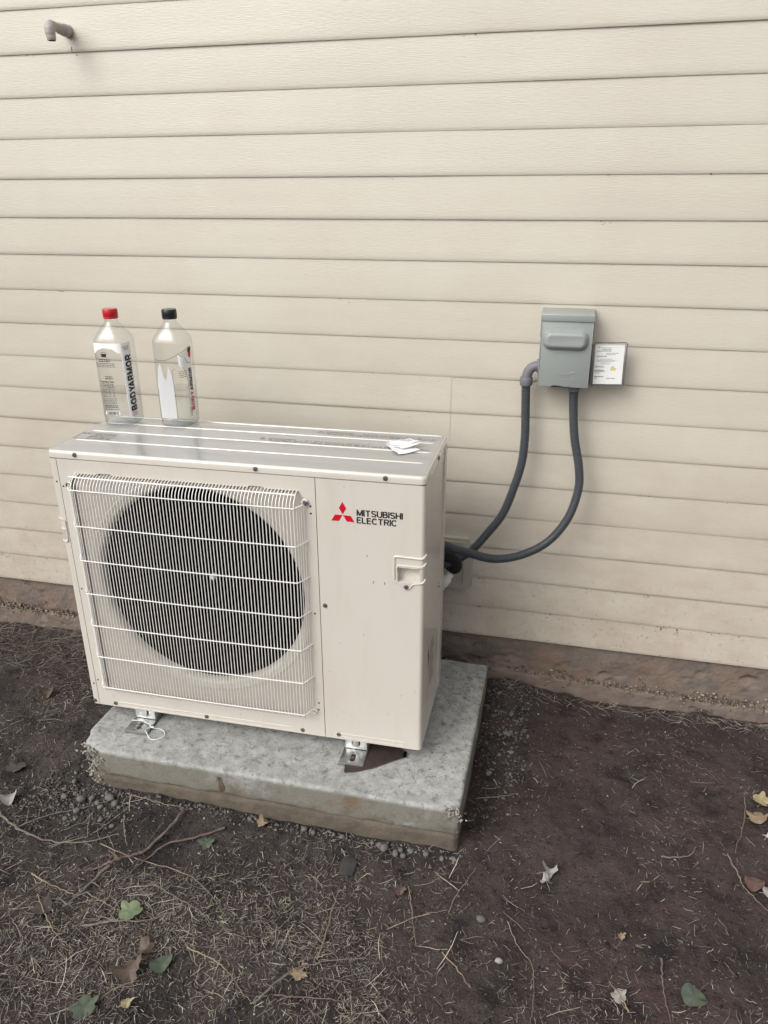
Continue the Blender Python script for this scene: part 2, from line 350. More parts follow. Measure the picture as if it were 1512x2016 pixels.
ii = np.arange(nx*ny).reshape(ny, nx); F = np.stack([ii[:-1, :-1], ii[:-1, 1:], ii[1:, 1:], ii[1:, :-1]], -1).reshape(-1, 4)
def bigmesh(name, V, F, col=None):
    me = bpy.data.meshes.new(name); k = F.shape[1]
    me.vertices.add(len(V)); me.vertices.foreach_set('co', V.astype(np.float32).ravel())
    me.loops.add(F.size); me.loops.foreach_set('vertex_index', F.astype(np.int32).ravel())
    me.polygons.add(len(F)); me.polygons.foreach_set('loop_start', np.arange(0, F.size, k, dtype=np.int32))
    me.update(calc_edges=True)
    if col is not None:
        at = me.color_attributes.new('Col', 'FLOAT_COLOR', 'POINT'); at.data.foreach_set('color', np.concatenate([col, np.ones((len(col), 1))], 1).astype(np.float32).ravel())
    me.validate(); return me
go = link('ground', bigmesh('ground', V, F), M['soil'], smooth=True); go['kind'] = 'structure'
def onpad(x, y, m=.0): return (x > -.14-m) & (x < .916+m) & (y > -.737-m) & (y < -.09+m)

# ================================================================== HOUSE WALL
H = .10609; NC = 42
wall = empty('house_wall', (.6, .03, -.2)); tag(wall, 'long house wall of cream horizontal vinyl siding above a rough concrete foundation', 'house wall')
wl = Vector((.6, .03, -.2))
def plank(x0, x1, k, proud=0, seed=0):
    prof = [(.0046, .0016), (.0025, .0), (.0008, .0006), (0, .003), (-.0004, .010), (.0004, .03), (.0012, .055), (.0021, .08), (.0032, .100), (.0036, H+.006)]
    xs = np.linspace(x0, x1, max(2, int((x1-x0)/.05)+1)); vs = []; n = len(prof)
    wv = .0019*fbm(xs*1.7+seed*3.3, seed, 0, 3)
    for i, x in enumerate(xs):
        for j, (y, z) in enumerate(prof):
            zz = .0008*vn(x*.9, k*2.1, 5) if j < 6 else 0
            vs.append((x-wl.x, y-proud+wv[i]*math.sin(min(1, j/6)*math.pi)-wl.y, z+k*H+zz-wl.z))
    fs = [(i*n+j, (i+1)*n+j, (i+1)*n+j+1, i*n+j+1) for i in range(len(xs)-1) for j in range(n-1)]
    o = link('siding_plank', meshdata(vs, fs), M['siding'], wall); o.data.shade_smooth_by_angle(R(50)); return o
XL, XR = -3.0, 4.2
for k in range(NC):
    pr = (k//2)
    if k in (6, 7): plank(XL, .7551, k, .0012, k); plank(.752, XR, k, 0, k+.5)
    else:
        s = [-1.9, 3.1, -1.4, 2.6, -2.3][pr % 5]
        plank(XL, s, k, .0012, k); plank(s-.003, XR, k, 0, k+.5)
MB().span((XL-.6-.0, .016-.03+.0, -.02), (XR, .05-.03, NC*H)).build('x', M['dark']) if False else None
o = MB().span((XL-wl.x, .018-wl.y, .0-wl.z), (XR-wl.x, .16-wl.y, NC*H-wl.z)).build('sheathing', M['dark'], wall)
o = MB().tube([(-.3222-wl.x, -.0022-wl.y, 1.711-wl.z), (-.3215-wl.x, -.0022-wl.y, 1.6995-wl.z)], .0007, 5).build('crack', M['dark'], wall)
# foundation
fx = np.concatenate([np.linspace(XL, -1.1, 12)[:-1], np.arange(-1.1, 2.0, .0055), np.linspace(2.0, XR, 12)]); fz = np.concatenate([[-.40, -.34, -.29], np.arange(-.26, .014, .0045)])
FX, FZ = np.meshgrid(fx, fz); zr = -.128+.012*fbm(FX*1.7, 3, 1, 3)-.02*np.clip((FX-.9), 0, 1)
band = np.exp(-((FZ-zr)/.011)**2)*np.clip(.5+1.3*fbm(FX*3, 9, 0, 3), .15, 1)
below = np.clip((zr-FZ)/.006, 0, 1)
FY = .013-.010*below+.0045*fbm(FX*6, FZ*9, 1, 4)+.0022*fbm(FX*30, FZ*34, 6, 3)+band*(.010*fbm(FX*70, FZ*90, 4, 3)+.004)+.0012*fbm(FX*60, FZ*60, 0, 2)
pit = np.clip(fbm(FX*14, FZ*20, 8, 3)-.36, 0, 1); FY = FY+pit*.03
nn = len(fx); ii = np.arange(FX.size).reshape(FX.shape); Ff = np.stack([ii[:-1, :-1], ii[:-1, 1:], ii[1:, 1:], ii[1:, :-1]], -1).reshape(-1, 4)
Vf = np.stack([FX-wl.x, FY-wl.y, FZ-wl.z], -1).reshape(-1, 3)
link('foundation', bigmesh('foundation', Vf, Ff), M['found'], wall, smooth=True)

# ---- crumbs (small faceted stones), as one mesh
def crumbs(pos, size, col, name):
    n = len(pos); base = np.array([(1, 0, 0), (-1, 0, 0), (0, 1, 0), (0, -1, 0), (0, 0, 1), (0, 0, -1)], float)
    fc = np.array([(0, 2, 4), (2, 1, 4), (1, 3, 4), (3, 0, 4), (2, 0, 5), (1, 2, 5), (3, 1, 5), (0, 3, 5)])
    a = rng.rand(n)*6.28; ca, sa = np.cos(a), np.sin(a); jit = 1+.5*(rng.rand(n, 6)-.5)
    b = base[None]*jit[..., None]*size[:, None, None]*np.array([1, .8, .6])*(1+.4*(rng.rand(n, 1, 3)-.5))
    x = b[..., 0]*ca[:, None]-b[..., 1]*sa[:, None]; y = b[..., 0]*sa[:, None]+b[..., 1]*ca[:, None]; tl = (rng.rand(n, 1)-.5)
    V = np.stack([x, y, b[..., 2]+x*tl], -1)+pos[:, None, :]
    F = (fc[None]+6*np.arange(n)[:, None, None]).reshape(-1, 3)
    return bigmesh(name, V.reshape(-1, 3), F, np.repeat(col, 6, 0))
# rough aggregate stuck in the foundation's honeycombed line
n = 3000; px = rng.uniform(-1.05, 1.95, n); pz = -.128+.012*fbm(px*1.7, 3, 1, 3)-.02*np.clip((px-.9), 0, 1)+rng.randn(n)*.007*(1+2*(rng.rand(n) < .3))
keep = fbm(px*4, 9, 0, 3)+.25*rng.randn(n) > -.05; px, pz = px[keep], pz[keep]
c = np.array([.25, .205, .16])*rng.uniform(.25, 1.4, (len(px), 1))*np.array([1, 1, 1])
o = link('aggregate', crumbs(np.stack([px-wl.x, rng.uniform(.004, .011, len(px))-wl.y, pz-wl.z], -1), rng.uniform(.0018, .0075, len(px)), c, 'aggregate'), M['bits'], wall); o['kind'] = 'stuff'
# mud specks hanging under the laps
px = []; pz = []
for kk, x0, x1, nn_ in ((1, .85, 1.8, 60), (1, -1, -.2, 45), (0, -1, -.2, 20), (2, .85, 1.75, 20), (8, .5, .74, 16), (7, .55, .75, 9), (3, .9, 1.2, 14), (5, 1.3, 1.6, 5), (13, -.9, 1.7, 10), (16, -.9, 1.7, 9), (17, 0, 1.8, 6), (12, .9, 1.5, 4), (10, -.9, 1.7, 8)):
    cs = rng.uniform(x0, x1, max(3, nn_//5)); t_ = rng.choice(cs, nn_)+rng.randn(nn_)*.012
    px += list(t_); pz += list(kk*H-np.abs(rng.randn(nn_))*.009+.001)
px = np.array(px); pz = np.array(pz); frac = ((pz/H) % 1)*H; yy = np.interp(frac, [0, .03, .055, .08, .1], [-.0005, 0, .0008, .0021, .0034])
c = np.array([.07, .045, .03])*rng.uniform(.4, 1.4, (len(px), 1))
o = link('mud_specks', crumbs(np.stack([px-wl.x, yy-wl.y, pz-wl.z], -1), rng.uniform(.001, .0032, len(px)), c, 'mud_specks'), M['bits'], wall); o['kind'] = 'stuff'

# ================================================================== CONCRETE PAD
pad = empty('concrete_pad', (.39, -.41, -.2)); tag(pad, 'chipped rectangular concrete pad under the outdoor unit', 'concrete pad'); PL = Vector((.39, -.41, -.2))
def rockbox(lo, hi, rad, step, amp, name, m, fn=None):
    lo, hi = np.array(lo), np.array(hi); Vs = []; Fs = []; n0 = 0
    for ax in range(3):
        o1, o2 = [(1, 2), (2, 0), (0, 1)][ax]
        for sd in (0, 1):
            if ax == 2 and sd == 0: continue
            u = np.linspace(lo[o1], hi[o1], max(2, int((hi[o1]-lo[o1])/step)+1)); v = np.linspace(lo[o2], hi[o2], max(2, int((hi[o2]-lo[o2])/step)+1))
            U, W_ = np.meshgrid(u, v); P = np.zeros(U.shape+(3,)); P[..., o1] = U; P[..., o2] = W_; P[..., ax] = hi[ax] if sd else lo[ax]
            ii = np.arange(U.size).reshape(U.shape)+n0; q = np.stack([ii[:-1, :-1], ii[:-1, 1:], ii[1:, 1:], ii[1:, :-1]], -1).reshape(-1, 4)
            if not sd: q = q[:, ::-1]
            Vs.append(P.reshape(-1, 3)); Fs.append(q); n0 += U.size
    P = np.concatenate(Vs); inn = np.clip(P, lo+rad, hi-rad); dd = P-inn; L_ = np.linalg.norm(dd, axis=1, keepdims=True); dn = dd/np.maximum(L_, 1e-9)
    rr = rad*np.where(L_ > 0, 1, 1); P = inn+dn*rad
    x, y, z = P.T; edge = np.clip((np.abs(dn) > .25).sum(1)-1, 0, 2)
    disp = amp*fbm(x*18, y*18, z*18, 4)+amp*.5*fbm(x*90, y*90, z*90, 2)-edge*np.clip(fbm(x*13, y*13, z*13, 3)+.1, 0, 1)*amp*5
    P = P+dn*disp[:, None]
    if fn: P = fn(P, dn)
    me = bigmesh(name, P-np.array(PL), np.concatenate(Fs)); bm = bmesh.new(); bm.from_mesh(me); bmesh.ops.remove_doubles(bm, verts=bm.verts, dist=.0004); bm.to_mesh(me); bm.free()
    return link(name, me, m, pad, smooth=True)
def padfn(P, dn):
    x, y, z = P.T.copy()
    # broken front-left corner
    t = np.clip(1-np.hypot((x+.135)/.075, (y+.735)/.07), 0, 1); k = t*(.55+.5*fbm(x*30, y*30, z*30, 3))
    P[:, 0] += k*.038; P[:, 1] += k*.030; P[:, 2] -= k*.006
    # lower left edge breaks inward towards the bottom
    s = np.clip((-.07-z)/.06, 0, 1)*np.clip((-x-.02)/.1, 0, 1); P[:, 0] += s*.030; 
    # front-right chip
    t = np.clip(1-np.hypot((x-.905)/.04, np.hypot((y+.733)/.03, (z+.045)/.03)), 0, 1)*(.6+.8*fbm(x*60, y*60, z*60, 2)); P[:, 1] += t*.012; P[:, 2] -= t*.010; P[:, 0] -= t*.008
    # slot left by a form tie in the front face
    cx = .288+(z+.1)*-.10; t = np.exp(-((x-cx)/.0045)**4)*(z < -.068)*(z > -.122)*(dn[:, 1] < -.5); P[:, 1] += t*.02
    lo_ = np.clip((-.105-z)/.02, 0, 1)*(dn[:, 1] < .2); P[:, 2] += lo_*.009*fbm(x*9, y*9, 2, 4); P[:, 1] += lo_*(dn[:, 1] < -.3)*.004*(.5+fbm(x*14, 3, 2, 3))
    return P
rockbox((-.138, -.736, -.13), (.915, -.093, -.045), .008, .0055, .0011, 'slab', M['pad'], padfn)
rockbox((-.10, -.7335, -.34), (.9125, -.10, -.1285), .006, .009, .0028, 'footing', M['pad2'])

# broken bits of the pad's front corners
n = 260; t_ = rng.rand(n) < .7; x = np.where(t_, rng.normal(-.105, .022, n), rng.normal(.902, .012, n)); z = np.where(t_, rng.uniform(-.17, -.05, n), rng.normal(-.062, .012, n)); y = np.where(t_, -.722-.5*np.clip(x+.105, -.03, .03), -.7335)
c = np.array([.26, .25, .22])*rng.uniform(.4, 1.6, (n, 1))
o = link('chipped_aggregate', crumbs(np.stack([x-PL.x, y-PL.y, z-PL.z], -1), rng.uniform(.0018, .006, n), c, 'chipped_aggregate'), M['bits'], pad); o['kind'] = 'stuff'

# ================================================================== OUTDOOR UNIT
UY = .01357; UX, UYY = -.15801, -.60747
unit = empty('outdoor_unit', (UX, UYY, 0), UY); tag(unit, 'cream outdoor air conditioning unit with white wire fan guard on a concrete pad', 'air conditioner')
UW, UD, UH = .95, .3262, .7592
ZC = .7385    # lower rim of the cover
def outline(x0, y0, x1, y1, r, n=5): return rrect(x0, y0, x1, y1, r, n)
# cover
mb = MB(); rings = []
for ins, z in ((.0012, ZC), (0, ZC+.0015), (0, UH-.008), (.0008, UH-.0048), (.0024, UH-.0022), (.005, UH-.0006), (.0085, UH)):
    rings.append([(p[0], p[1], z) for p in outline(-.0015+ins, -.0015+ins, UW+.0015-ins, UD-ins, max(.004, .014-ins))])
n = len(rings[0]); vs = [v for r__ in rings for v in r__]; fs = [(i*n+k, i*n+(k+1) % n, (i+1)*n+(k+1) % n, (i+1)*n+k) for i in range(len(rings)-1) for k in range(n)]
fs.append(tuple((len(rings)-1)*n+k for k in range(n))); mb.add(vs, fs)
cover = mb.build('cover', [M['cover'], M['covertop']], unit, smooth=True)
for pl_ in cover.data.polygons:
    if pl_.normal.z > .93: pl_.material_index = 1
for b_, a1 in ((.0893, .928), (.169, .934), (.2435, .929), (.3075, .940)):
    a0 = .022; m_ = MB(); prof = [(-.0032, -.0002), (-.0022, .0013), (0, .0019), (.0022, .0013), (.0032, -.0002)]; vs = []; xs = [a0, a0+.004, a0+.01, a1-.01, a1-.004, a1]; sc = [.1, .7, 1, 1, .7, .1]
    for x, s_ in zip(xs, sc):
        for y, z in prof: vs.append((x, b_+y*s_, UH+z*s_))
    fs = [(i*5+j, (i+1)*5+j, (i+1)*5+j+1, i*5+j+1) for i in range(5) for j in range(4)]; m_.add(vs, fs).build('rib', M['cover'], cover, smooth=True)  # paint lighter than the top puts the ribs' highlights into the colour
# front left panel with rectangular recess
RC = (.0525, .062, .662, .7015); FZ0 = .0; FT = ZC-.0012
mb = MB().plate_hole([(.0225, FZ0), (.6903, FZ0), (.6903, FT), (.0225, FT)], [[(RC[0], RC[1]), (RC[0], RC[3]-.02), (RC[0]+.03, RC[3]), (.125, RC[3]), (.132, RC[3]+.004), (.165, RC[3]+.004), (.172, RC[3]), (.522, RC[3]), (.529, RC[3]+.004), (.56, RC[3]+.004), (.567, RC[3]), (RC[2]-.012, RC[3]), (RC[2], RC[3]-.02), (RC[2], RC[1]+.02), (RC[2]-.02, RC[1])]], (0, 0, 0), (1, 0, 0), (0, 0, 1), (0, 1, 0), .0012)
mb.build('front_panel', M['cream'], unit)
# recessed fan plate with flared ring
FC = (.368, .403); FR = .272
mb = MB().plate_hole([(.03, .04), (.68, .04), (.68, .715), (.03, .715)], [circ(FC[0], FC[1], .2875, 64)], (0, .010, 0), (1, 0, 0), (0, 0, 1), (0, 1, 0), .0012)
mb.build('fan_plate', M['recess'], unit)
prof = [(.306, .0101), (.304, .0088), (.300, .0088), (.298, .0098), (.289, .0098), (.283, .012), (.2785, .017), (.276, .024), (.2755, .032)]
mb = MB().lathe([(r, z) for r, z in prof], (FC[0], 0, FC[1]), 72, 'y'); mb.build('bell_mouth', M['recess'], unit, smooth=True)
# dark inside: cylinder, coil, blades
MB().lathe([(.2755, .032), (.276, .29)], (FC[0], 0, FC[1]), 40, 'y').build('fan_housing', M['black'], unit)
MB().span((.012, .292, .02), (.69, .30, .73)).build('coil', M['coil'], unit)
fan = MB().lathe([(0, .07), (.03, .071), (.055, .078), (.062, .09), (.062, .16)], (FC[0]+.012, 0, FC[1]+.012), 24, 'y').build('fan', M['black'], unit, smooth=True)
for q in range(3):
    vs = []; th0 = q*2.094
    for i in range(9):
        for j in range(6):
            t = th0+i/8*1.35+j*.10; rr = .06+j*.039; vs.append((FC[0]+.012+rr*math.cos(t), .085+i*.008, FC[1]+.012+rr*math.sin(t)))
    fs = [(i*6+j, i*6+j+1, (i+1)*6+j+1, (i+1)*6+j) for i in range(8) for j in range(5)]
    b = link('blade', meshdata(vs, fs), M['black'], fan, smooth=True)
nutm = MB().lathe([(0, .056), (.006, .057), (.0075, .062), (.0075, .07)], (FC[0]+.012, 0, FC[1]+.012), 12, 'y').build('nut', M['white'], fan)
# strips behind the seams
MB().span((.014, .004, .0), (.032, .01, ZC)).span((.683, .004, 0), (.70, .01, ZC)).span((.01, .006, ZC-.01), (.94, .02, ZC+.004)).build('chassis', M['dark'], unit)
def wrap(a0, a1, z0, z1, r, name, side, depth, m, hole=None):
    """front face from a0 to a1, rounded corner of radius r, side face running back to depth"""
    pts = []
    if side > 0:
        pts = [(a0, 0)] + [(a1-r+r*math.sin(R(t)), r-r*math.cos(R(t))) for t in range(0, 91, 15)] + [(a1, depth)]
    else:
        pts = [(a0+0, depth)] + [(a0+r-r*math.cos(R(t)), r-r*math.sin(R(t))) for t in range(0, 91, 15)] + [(a1, 0)]
    return pts
# right service panel: flat front with hand-hold opening, rounded corner, side
RR = .010
mb = MB()
hole = [(.8855, .492), (.8855, .527), (.889, .5305), (.9395, .5305), (.9395, .492), (.936, .4885), (.889, .4885)]
mb.plate_hole([(.6918, FZ0), (UW-RR, FZ0), (UW-RR, FT), (.6918, FT)], [hole], (0, 0, 0), (1, 0, 0), (0, 0, 1), (0, 1, 0), .0012)
arc = [(UW-RR+RR*math.sin(R(t)), RR-RR*math.cos(R(t))) for t in range(0, 91, 10)]+[(UW, .285)]
vs = [(a, b, z) for a, b in arc for z in (FZ0, FT)]; fs = [(2*i, 2*i+2, 2*i+3, 2*i+1) for i in range(len(arc)-1)]; mb.add(vs, fs)
sp = mb.build('service_panel', M['cream'], unit, smooth=True)
# hand-hold: pocket and moulded rim
mb = MB(); po = [(.8855, .4885), (.9395, .4885), (.9395, .5305), (.8855, .5305)]
def pk(a, z, b): return (a, b, z)
vs = [pk(a, z, .0008) for a, z in po]+[pk(.8875, .4905, .021), pk(.9125, .516, .027), pk(.9395, .4945, .022), pk(.9395, .5305, .020), pk(.8875, .5305, .018), pk(.9125, .5305, .026)]
fs = [(0, 4, 5, 6, 1), (0, 3, 8, 4), (1, 6, 7, 2), (4, 8, 9, 5), (5, 9, 7, 6)]
mb.add(vs, fs); handle = mb.build('handle', M['cream'], unit)
def ridge(pts, r=.0022, parent=handle, name='rim', n=5): return MB().tube(smoothpath(pts, n), r, 7).build(name, M['cream'], parent, smooth=True)
ridge([(.952, .012, .563), (.947, .001, .557), (.938, -.0005, .5555), (.915, -.0005, .556), (.886, -.0005, .5565), (.8795, -.0005, .5545), (.878, -.0005, .548), (.878, -.0005, .52), (.878, -.0005, .50), (.879, -.0005, .4935), (.884, -.0005, .4895)], .0028)
ridge([(.884, -.0005, .4895), (.889, -.0005, .4875), (.895, -.0005, .483), (.9, -.0005, .4755), (.9075, -.0005, .472), (.915, -.0005, .4755), (.9205, -.0005, .483), (.927, -.0005, .4885), (.94, -.0005, .4905), (.948, .002, .4935), (.951, .008, .499)], .0024)
ridge([(.884, -.001, .525), (.887, -.001, .532), (.895, -.001, .5335), (.92, -.001, .5335), (.938, -.001, .534), (.948, .0018, .5365), (.952, .010, .541)], .0025)
ridge([(.890, -.001, .5295), (.91, -.001, .5298), (.938, -.001, .530), (.948, .0018, .5325), (.952, .010, .537)], .0012)
MB().prism([(.884, .489), (.889, .4875), (.8955, .482), (.9005, .4745), (.9075, .471), (.9145, .4745), (.9195, .482), (.926, .489)], (0, -.0018, 0), (1, 0, 0), (0, 0, 1), (0, 1, 0), .0018).build('tab', M['cream'], handle, bevel=.0006)
# left corner panel
arc = [(0, .12)]+[(RR-RR*math.cos(R(t)), RR-RR*math.sin(R(t))) for t in range(0, 91, 10)]+[(.0212, 0)]
vs = [(a, b, z) for a, b in arc for z in (FZ0, FT)]; fs = [(2*i, 2*i+1, 2*i+3, 2*i+2) for i in range(len(arc)-1)]
mb = MB().add(vs, fs); mb.build('corner_panel', M['cream'], unit, smooth=True)
lh = MB().tube(smoothpath([(-.0035, .03, .580), (-.001, .004, .576), (.006, -.001, .5735), (.013, -.0012, .572), (.0165, -.001, .566), (.0165, -.001, .545), (.0165, -.001, .52), (.014, -.001, .512), (.008, -.001, .510), (.001, .003, .513), (-.003, .02, .518)], 4), .0022, 7).build('handle', M['cream'], unit, smooth=True)
MB().tube(smoothpath([(-.003, .03, .548), (.001, .004, .546), (.008, -.001, .5455), (.015, -.001, .5455)], 4), .0018, 7).build('rim', M['cream'], lh, smooth=True)
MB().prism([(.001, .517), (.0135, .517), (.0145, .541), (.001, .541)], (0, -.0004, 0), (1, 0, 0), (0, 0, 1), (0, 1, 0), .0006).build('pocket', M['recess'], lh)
# rear panels
MB().span((UW-.002, .2865, .0), (UW+.0022, UD-.002, FT)).span((UW-.03, UD-.004, 0), (UW-.002, UD-.002, FT)).build('rear_panel', M['cream'], unit, bevel=.0008)
MB().tube([(UW+.0005, .268, .03), (UW+.0005, .268, .705)], .0022, 8).build('stiffening_rib', M['cream'], sp, smooth=True)
MB().span((.002, .121, .01), (.006, UD-.004, FT)).span((.006, UD-.008, .01), (UW-.03, UD-.004, FT)).build('rear_grille', M['coil'], unit)
MB().span((.003, .003, -.001), (UW-.003, UD-.004, .010)).build('base_pan', M['cream'], unit, bevel=.001)
# embossed strip along the bottom
MB().tube([(.085, 0, .0165), (.600, 0, .0165)], .0014, 6).tube([(.093, 0, .0045), (.64, 0, .0045)], .001, 6).build('bead', M['cream'], unit, smooth=True)
MB().tube([(.712, 0, .0185), (.905, 0, .0185), (.905, 0, .0065), (.712, 0, .0065), (.706, 0, .0125), (.712, 0, .0185)], .0012, 6).build('bead', M['cream'], unit, smooth=True)
# side stickers
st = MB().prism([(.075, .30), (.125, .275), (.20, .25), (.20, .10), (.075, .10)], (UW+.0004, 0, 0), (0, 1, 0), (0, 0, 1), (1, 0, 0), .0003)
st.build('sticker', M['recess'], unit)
mk = MB().prism([(.082, .262), (.098, .225), (.082, .200)], (UW+.0008, 0, 0), (0, 1, 0), (0, 0, 1), (1, 0, 0), .0002)
for i in range(9): mk.span((UW+.0008, .105, .25-i*.015), (UW+.001, .105+.05+.03*((i*7) % 3)/3, .253-i*.015))
mk.build('sticker_print', M['print'], unit)
# logo and lettering
logo = MB()
for P in ([(.7554, .6834), (.7641, .6679), (.7554, .6524), (.7466, .6679)], [(.7548, .6504), (.7460, .6349), (.7276, .6345), (.7362, .6500)], [(.7562, .6504), (.7746, .6500), (.7830, .6345), (.7650, .6349)]):
    logo.prism(P, (0, -.0006, 0), (1, 0, 0), (0, 0, 1), (0, 1, 0), .0005)
logo.build('logo', M['red'], unit)
stroke_on('MITSUBISHI', lambda x, y, e: (.7888+x*.1092, -.0006-e*20, .6517+y*.0158), 'lettering', M['print'], unit)
stroke_on('ELECTRIC', lambda x, y, e: (.7888+x*.0945, -.0006-e*20, .6330+y*.0158), 'lettering', M['print'], unit)
mk_ = MB()
for a, z, l, t_ in ((.812, .548, .006, .1), (.826, .478, .008, .25), (.855, .478, .008, 0), (.80, .33, .004, .4), (.93, .18, .003, 1), (.86, .10, .003, .5), (.76, .72, .003, .2), (.74, .30, .003, .7), (.895, .165, .0025, 2), (.83, .645, .004, 1.2), (.71, .21, .003, .2), (.45, .033, .004, 1.3), (.64, .5, .003, .2)):
    mk_.tube([(a, -.0004, z), (a+l*math.sin(t_)*.5, -.0006, z+l*math.cos(t_)*.5), (a+l*math.sin(t_), -.0004, z+l*math.cos(t_))], [.0004, .0008, .0004], 5)
mk_ = mk_.build('scuff_marks', M['greyprint'], unit); mk_['kind'] = 'stuff'
# cover warnings: rows of small print
def rows(a0, a1, b0, rowsn, dh, parent, z=UH+.0004, name='warning_print', seed=3):
    rs = random.Random(seed); m_ = MB()
    for q in range(rowsn):
        a = a0+(.03 if q else .0)
        while a < a1:
            l = rs.uniform(.004, .018); 
            nl = max(1, int(l/.0032))
            for j in range(nl): m_.span((a+j*.0032, b0-q*dh, z), (a+j*.0032+.0021, b0-q*dh+dh*.55, z+.0001))
            a += l+.003
    return m_.build(name, M['greyprint'], parent)
for a, b_ in ((.485, .196), (.615, .279)):
    text_on('WARNING', lambda x, y: (a+.02+x*.075, b_+y*.007, UH+.0005), 'lettering', M['greyprint'], cover, bold=.02)
    MB().plate_hole([(a, b_), (a+.012, b_), (a+.006, b_+.01)], [[(a+.003, b_+.002), (a+.009, b_+.002), (a+.006, b_+.007)]], (0, 0, UH+.0004), (1, 0, 0), (0, 1, 0), (0, 0, 1), .0001).build('warning_mark', M['greyprint'], cover)
    rows(a+.12, a+.28, b_+.001, 1, .006, cover, seed=int(a*100)); rows(a+.0, .925, b_-.009, 2, .0075, cover, seed=int(a*77))
bx = MB().plate_hole([(.008, .0995), (.108, .0995), (.108, .149), (.008, .149)], [[(.0095, .101), (.1065, .101), (.1065, .1475), (.0095, .1475)]], (0, 0, UH+.0004), (1, 0, 0), (0, 1, 0), (0, 0, 1), .0001)
bx.build('warning_frame', M['greyprint'], cover); rows(.014, .098, .137, 4, .0105, cover, seed=9)
# screws
sc0 = MB().lathe([(.0, -.0028), (.0022, -.0026), (.0024, -.0034), (.0046, -.003), (.0058, -.001), (.0062, .0005)], (0, 0, 0), 14, 'y').build('screw', M['screw'], unit, smooth=True)
def cl(o, loc, rz=0):
    c_ = dup(o, o.parent, loc); c_.rotation_euler = (0, 0, rz); return c_
sc0.location = (.0767, -.0015, .7505)
for a, z in ((.5474, .7487), (.8576, .7495), (.7041, .4034), (.0734, .0108), (.3503, .0098), (.6279, .0117), (.7284, .0145), (.0085, .0108), (.9075, .4785)):
    cl(sc0, (a, -.0015 if z > .74 else (-.0018 if abs(z-.4785) < .001 else 0), z))
cl(sc0, (UW+.0015, .1704, .7475), R(90)); cl(sc0, (UW, .24, .358), R(90)).scale = (.7, .7, .7)
h0 = MB().lathe([(0, -.0004), (.0024, -.0004), (.0026, .0002)], (0, 0, 0), 10, 'y').build('screw_hole', M['dark'], unit); h0.location = (.0132, 0, .6754)
for a, z in ((.0297, .6645), (.6774, .6653), (.6779, .6472), (.6769, .377), (.6771, .1073), (.6762, .0861), (.0296, .3725), (.0145, .0691), (.0296, .0833)): cl(h0, (a, 0, z))
cl(h0, (UW, .24, .368), R(90))
# fan guard
GO = -.035; gz = [.670, .573, .477, .381, .285, .188, .0895]
def bar_path(z): return [(.046, .0, z+.004), (.058, -.022, z+.0015), (.068, GO, z), (.36, GO-.0025, z), (.648, GO, z), (.657, -.022, z+.001), (.669, .002, z+.002)]
guard = MB(); gl_ = []
for a, z in ((.6655, .6775), (.051, .672), (.6665, .0825)):
    guard.tube([(a+.006*math.cos(t*.6), -.006, z+.006*math.sin(t*.6)) for t in range(10)], .0018, 6); gl_.append(guard); guard = MB()
guard = MB().tube([(.046, -.001, .675), (.0455, -.001, .08)], .0016, 6).build('fan_guard', M['white'], unit, smooth=True)
for q in gl_: q.build('mounting_loop', M['white'], guard, smooth=True)
for z in gz: MB().tube(bar_path(z), .0016, 8).build('bar', M['white'], guard, smooth=True)
MB().tube([(.058, -.014, .6965), (.36, -.016, .6965), (.645, -.014, .6965)], .0021, 8).build('bar', M['white'], guard, smooth=True)
# upright wires, curved back at the top, short stubs under the lowest bar
wp = [(0, .001, .7025), (0, -.006, .7015), (0, -.012, .6990), (0, -.018, .693), (0, -.026, .685), (0, -.0305, .677), (0, -.0325, .668), (0, -.0325, .30), (0, -.0325, .092), (0, -.029, .079), (0, -.022, .072)]
wire0 = None
for i in range(67):
    a = .0715+i*(.6465-.0715)/66
    if wire0 is None: wire0 = MB().tube(wp, .00128, 6).build('wire', M['white'], guard, smooth=True); wire0.location = (a, 0, 0)
    else: cl(wire0, (a, 0, 0))
sw = None
for i in range(4):       # on the sloping right and left ends, straight up to the first bar
    for sd in (0, 1):
        t = (i+1)/4.6; a = (.648+.017*t) if sd else (.068-.016*t); b_ = -.0325+.030*t
        if sw is None: sw = MB().tube([(0, 0, .673), (0, 0, .084)], .00128, 6).build('wire', M['white'], guard, smooth=True); sw.location = (a, b_, 0)
        else: cl(sw, (a, b_, 0))
for a, z in ((.667, .6755), (.0475, .6715)): cl(sc0, (a, -.006, z)).scale = (1.1, 1.1, 1.1)
# feet and clamps
def foot(a, b, flip=1):
    ft = MB().plate_hole(rrect(-.033, -.048, .033, .055, .002), [rrect(-.006, -.037, .006, -.008, .0059)], (0, 0, -.0415), (1, 0, 0), (0, 1, 0), (0, 0, 1), .0035)
    ft.span((-.034, -.0495, -.0445), (.034, -.046, -.0365)); ft = ft.build('foot', M['metal'], unit, bevel=.0007)
    ft.location = (a, b, 0); ft.scale = (1, flip, 1)
    cp = MB().plate_hole([(-.030, -.036), (.030, -.036), (.030, -.0035), (.011, -.0035), (.011, -.024), (-.011, -.024), (-.011, -.0035), (-.030, -.0035)], [], (0, .010, 0), (1, 0, 0), (0, 0, 1), (0, 1, 0), .003)
    cp.span((-.030, .0135, -.038), (-.027, .05, -.004)).span((.027, .0135, -.038), (.030, .05, -.004)); cp.build('clamp', M['bright'], ft, bevel=.0006)
    MB().span((-.008, .006, -.026), (.008, .009, -.002)).build('hook', M['metal'], ft)
    bm_ = MB().lathe([(0, -.034), (.004, -.034), (.0045, -.038)], (0, -.026, 0), 6).build('anchor', M['screw'], ft)
foot(.155, .0); foot(.772, .002); foot(.155, .31, -1); foot(.772, .31, -1)

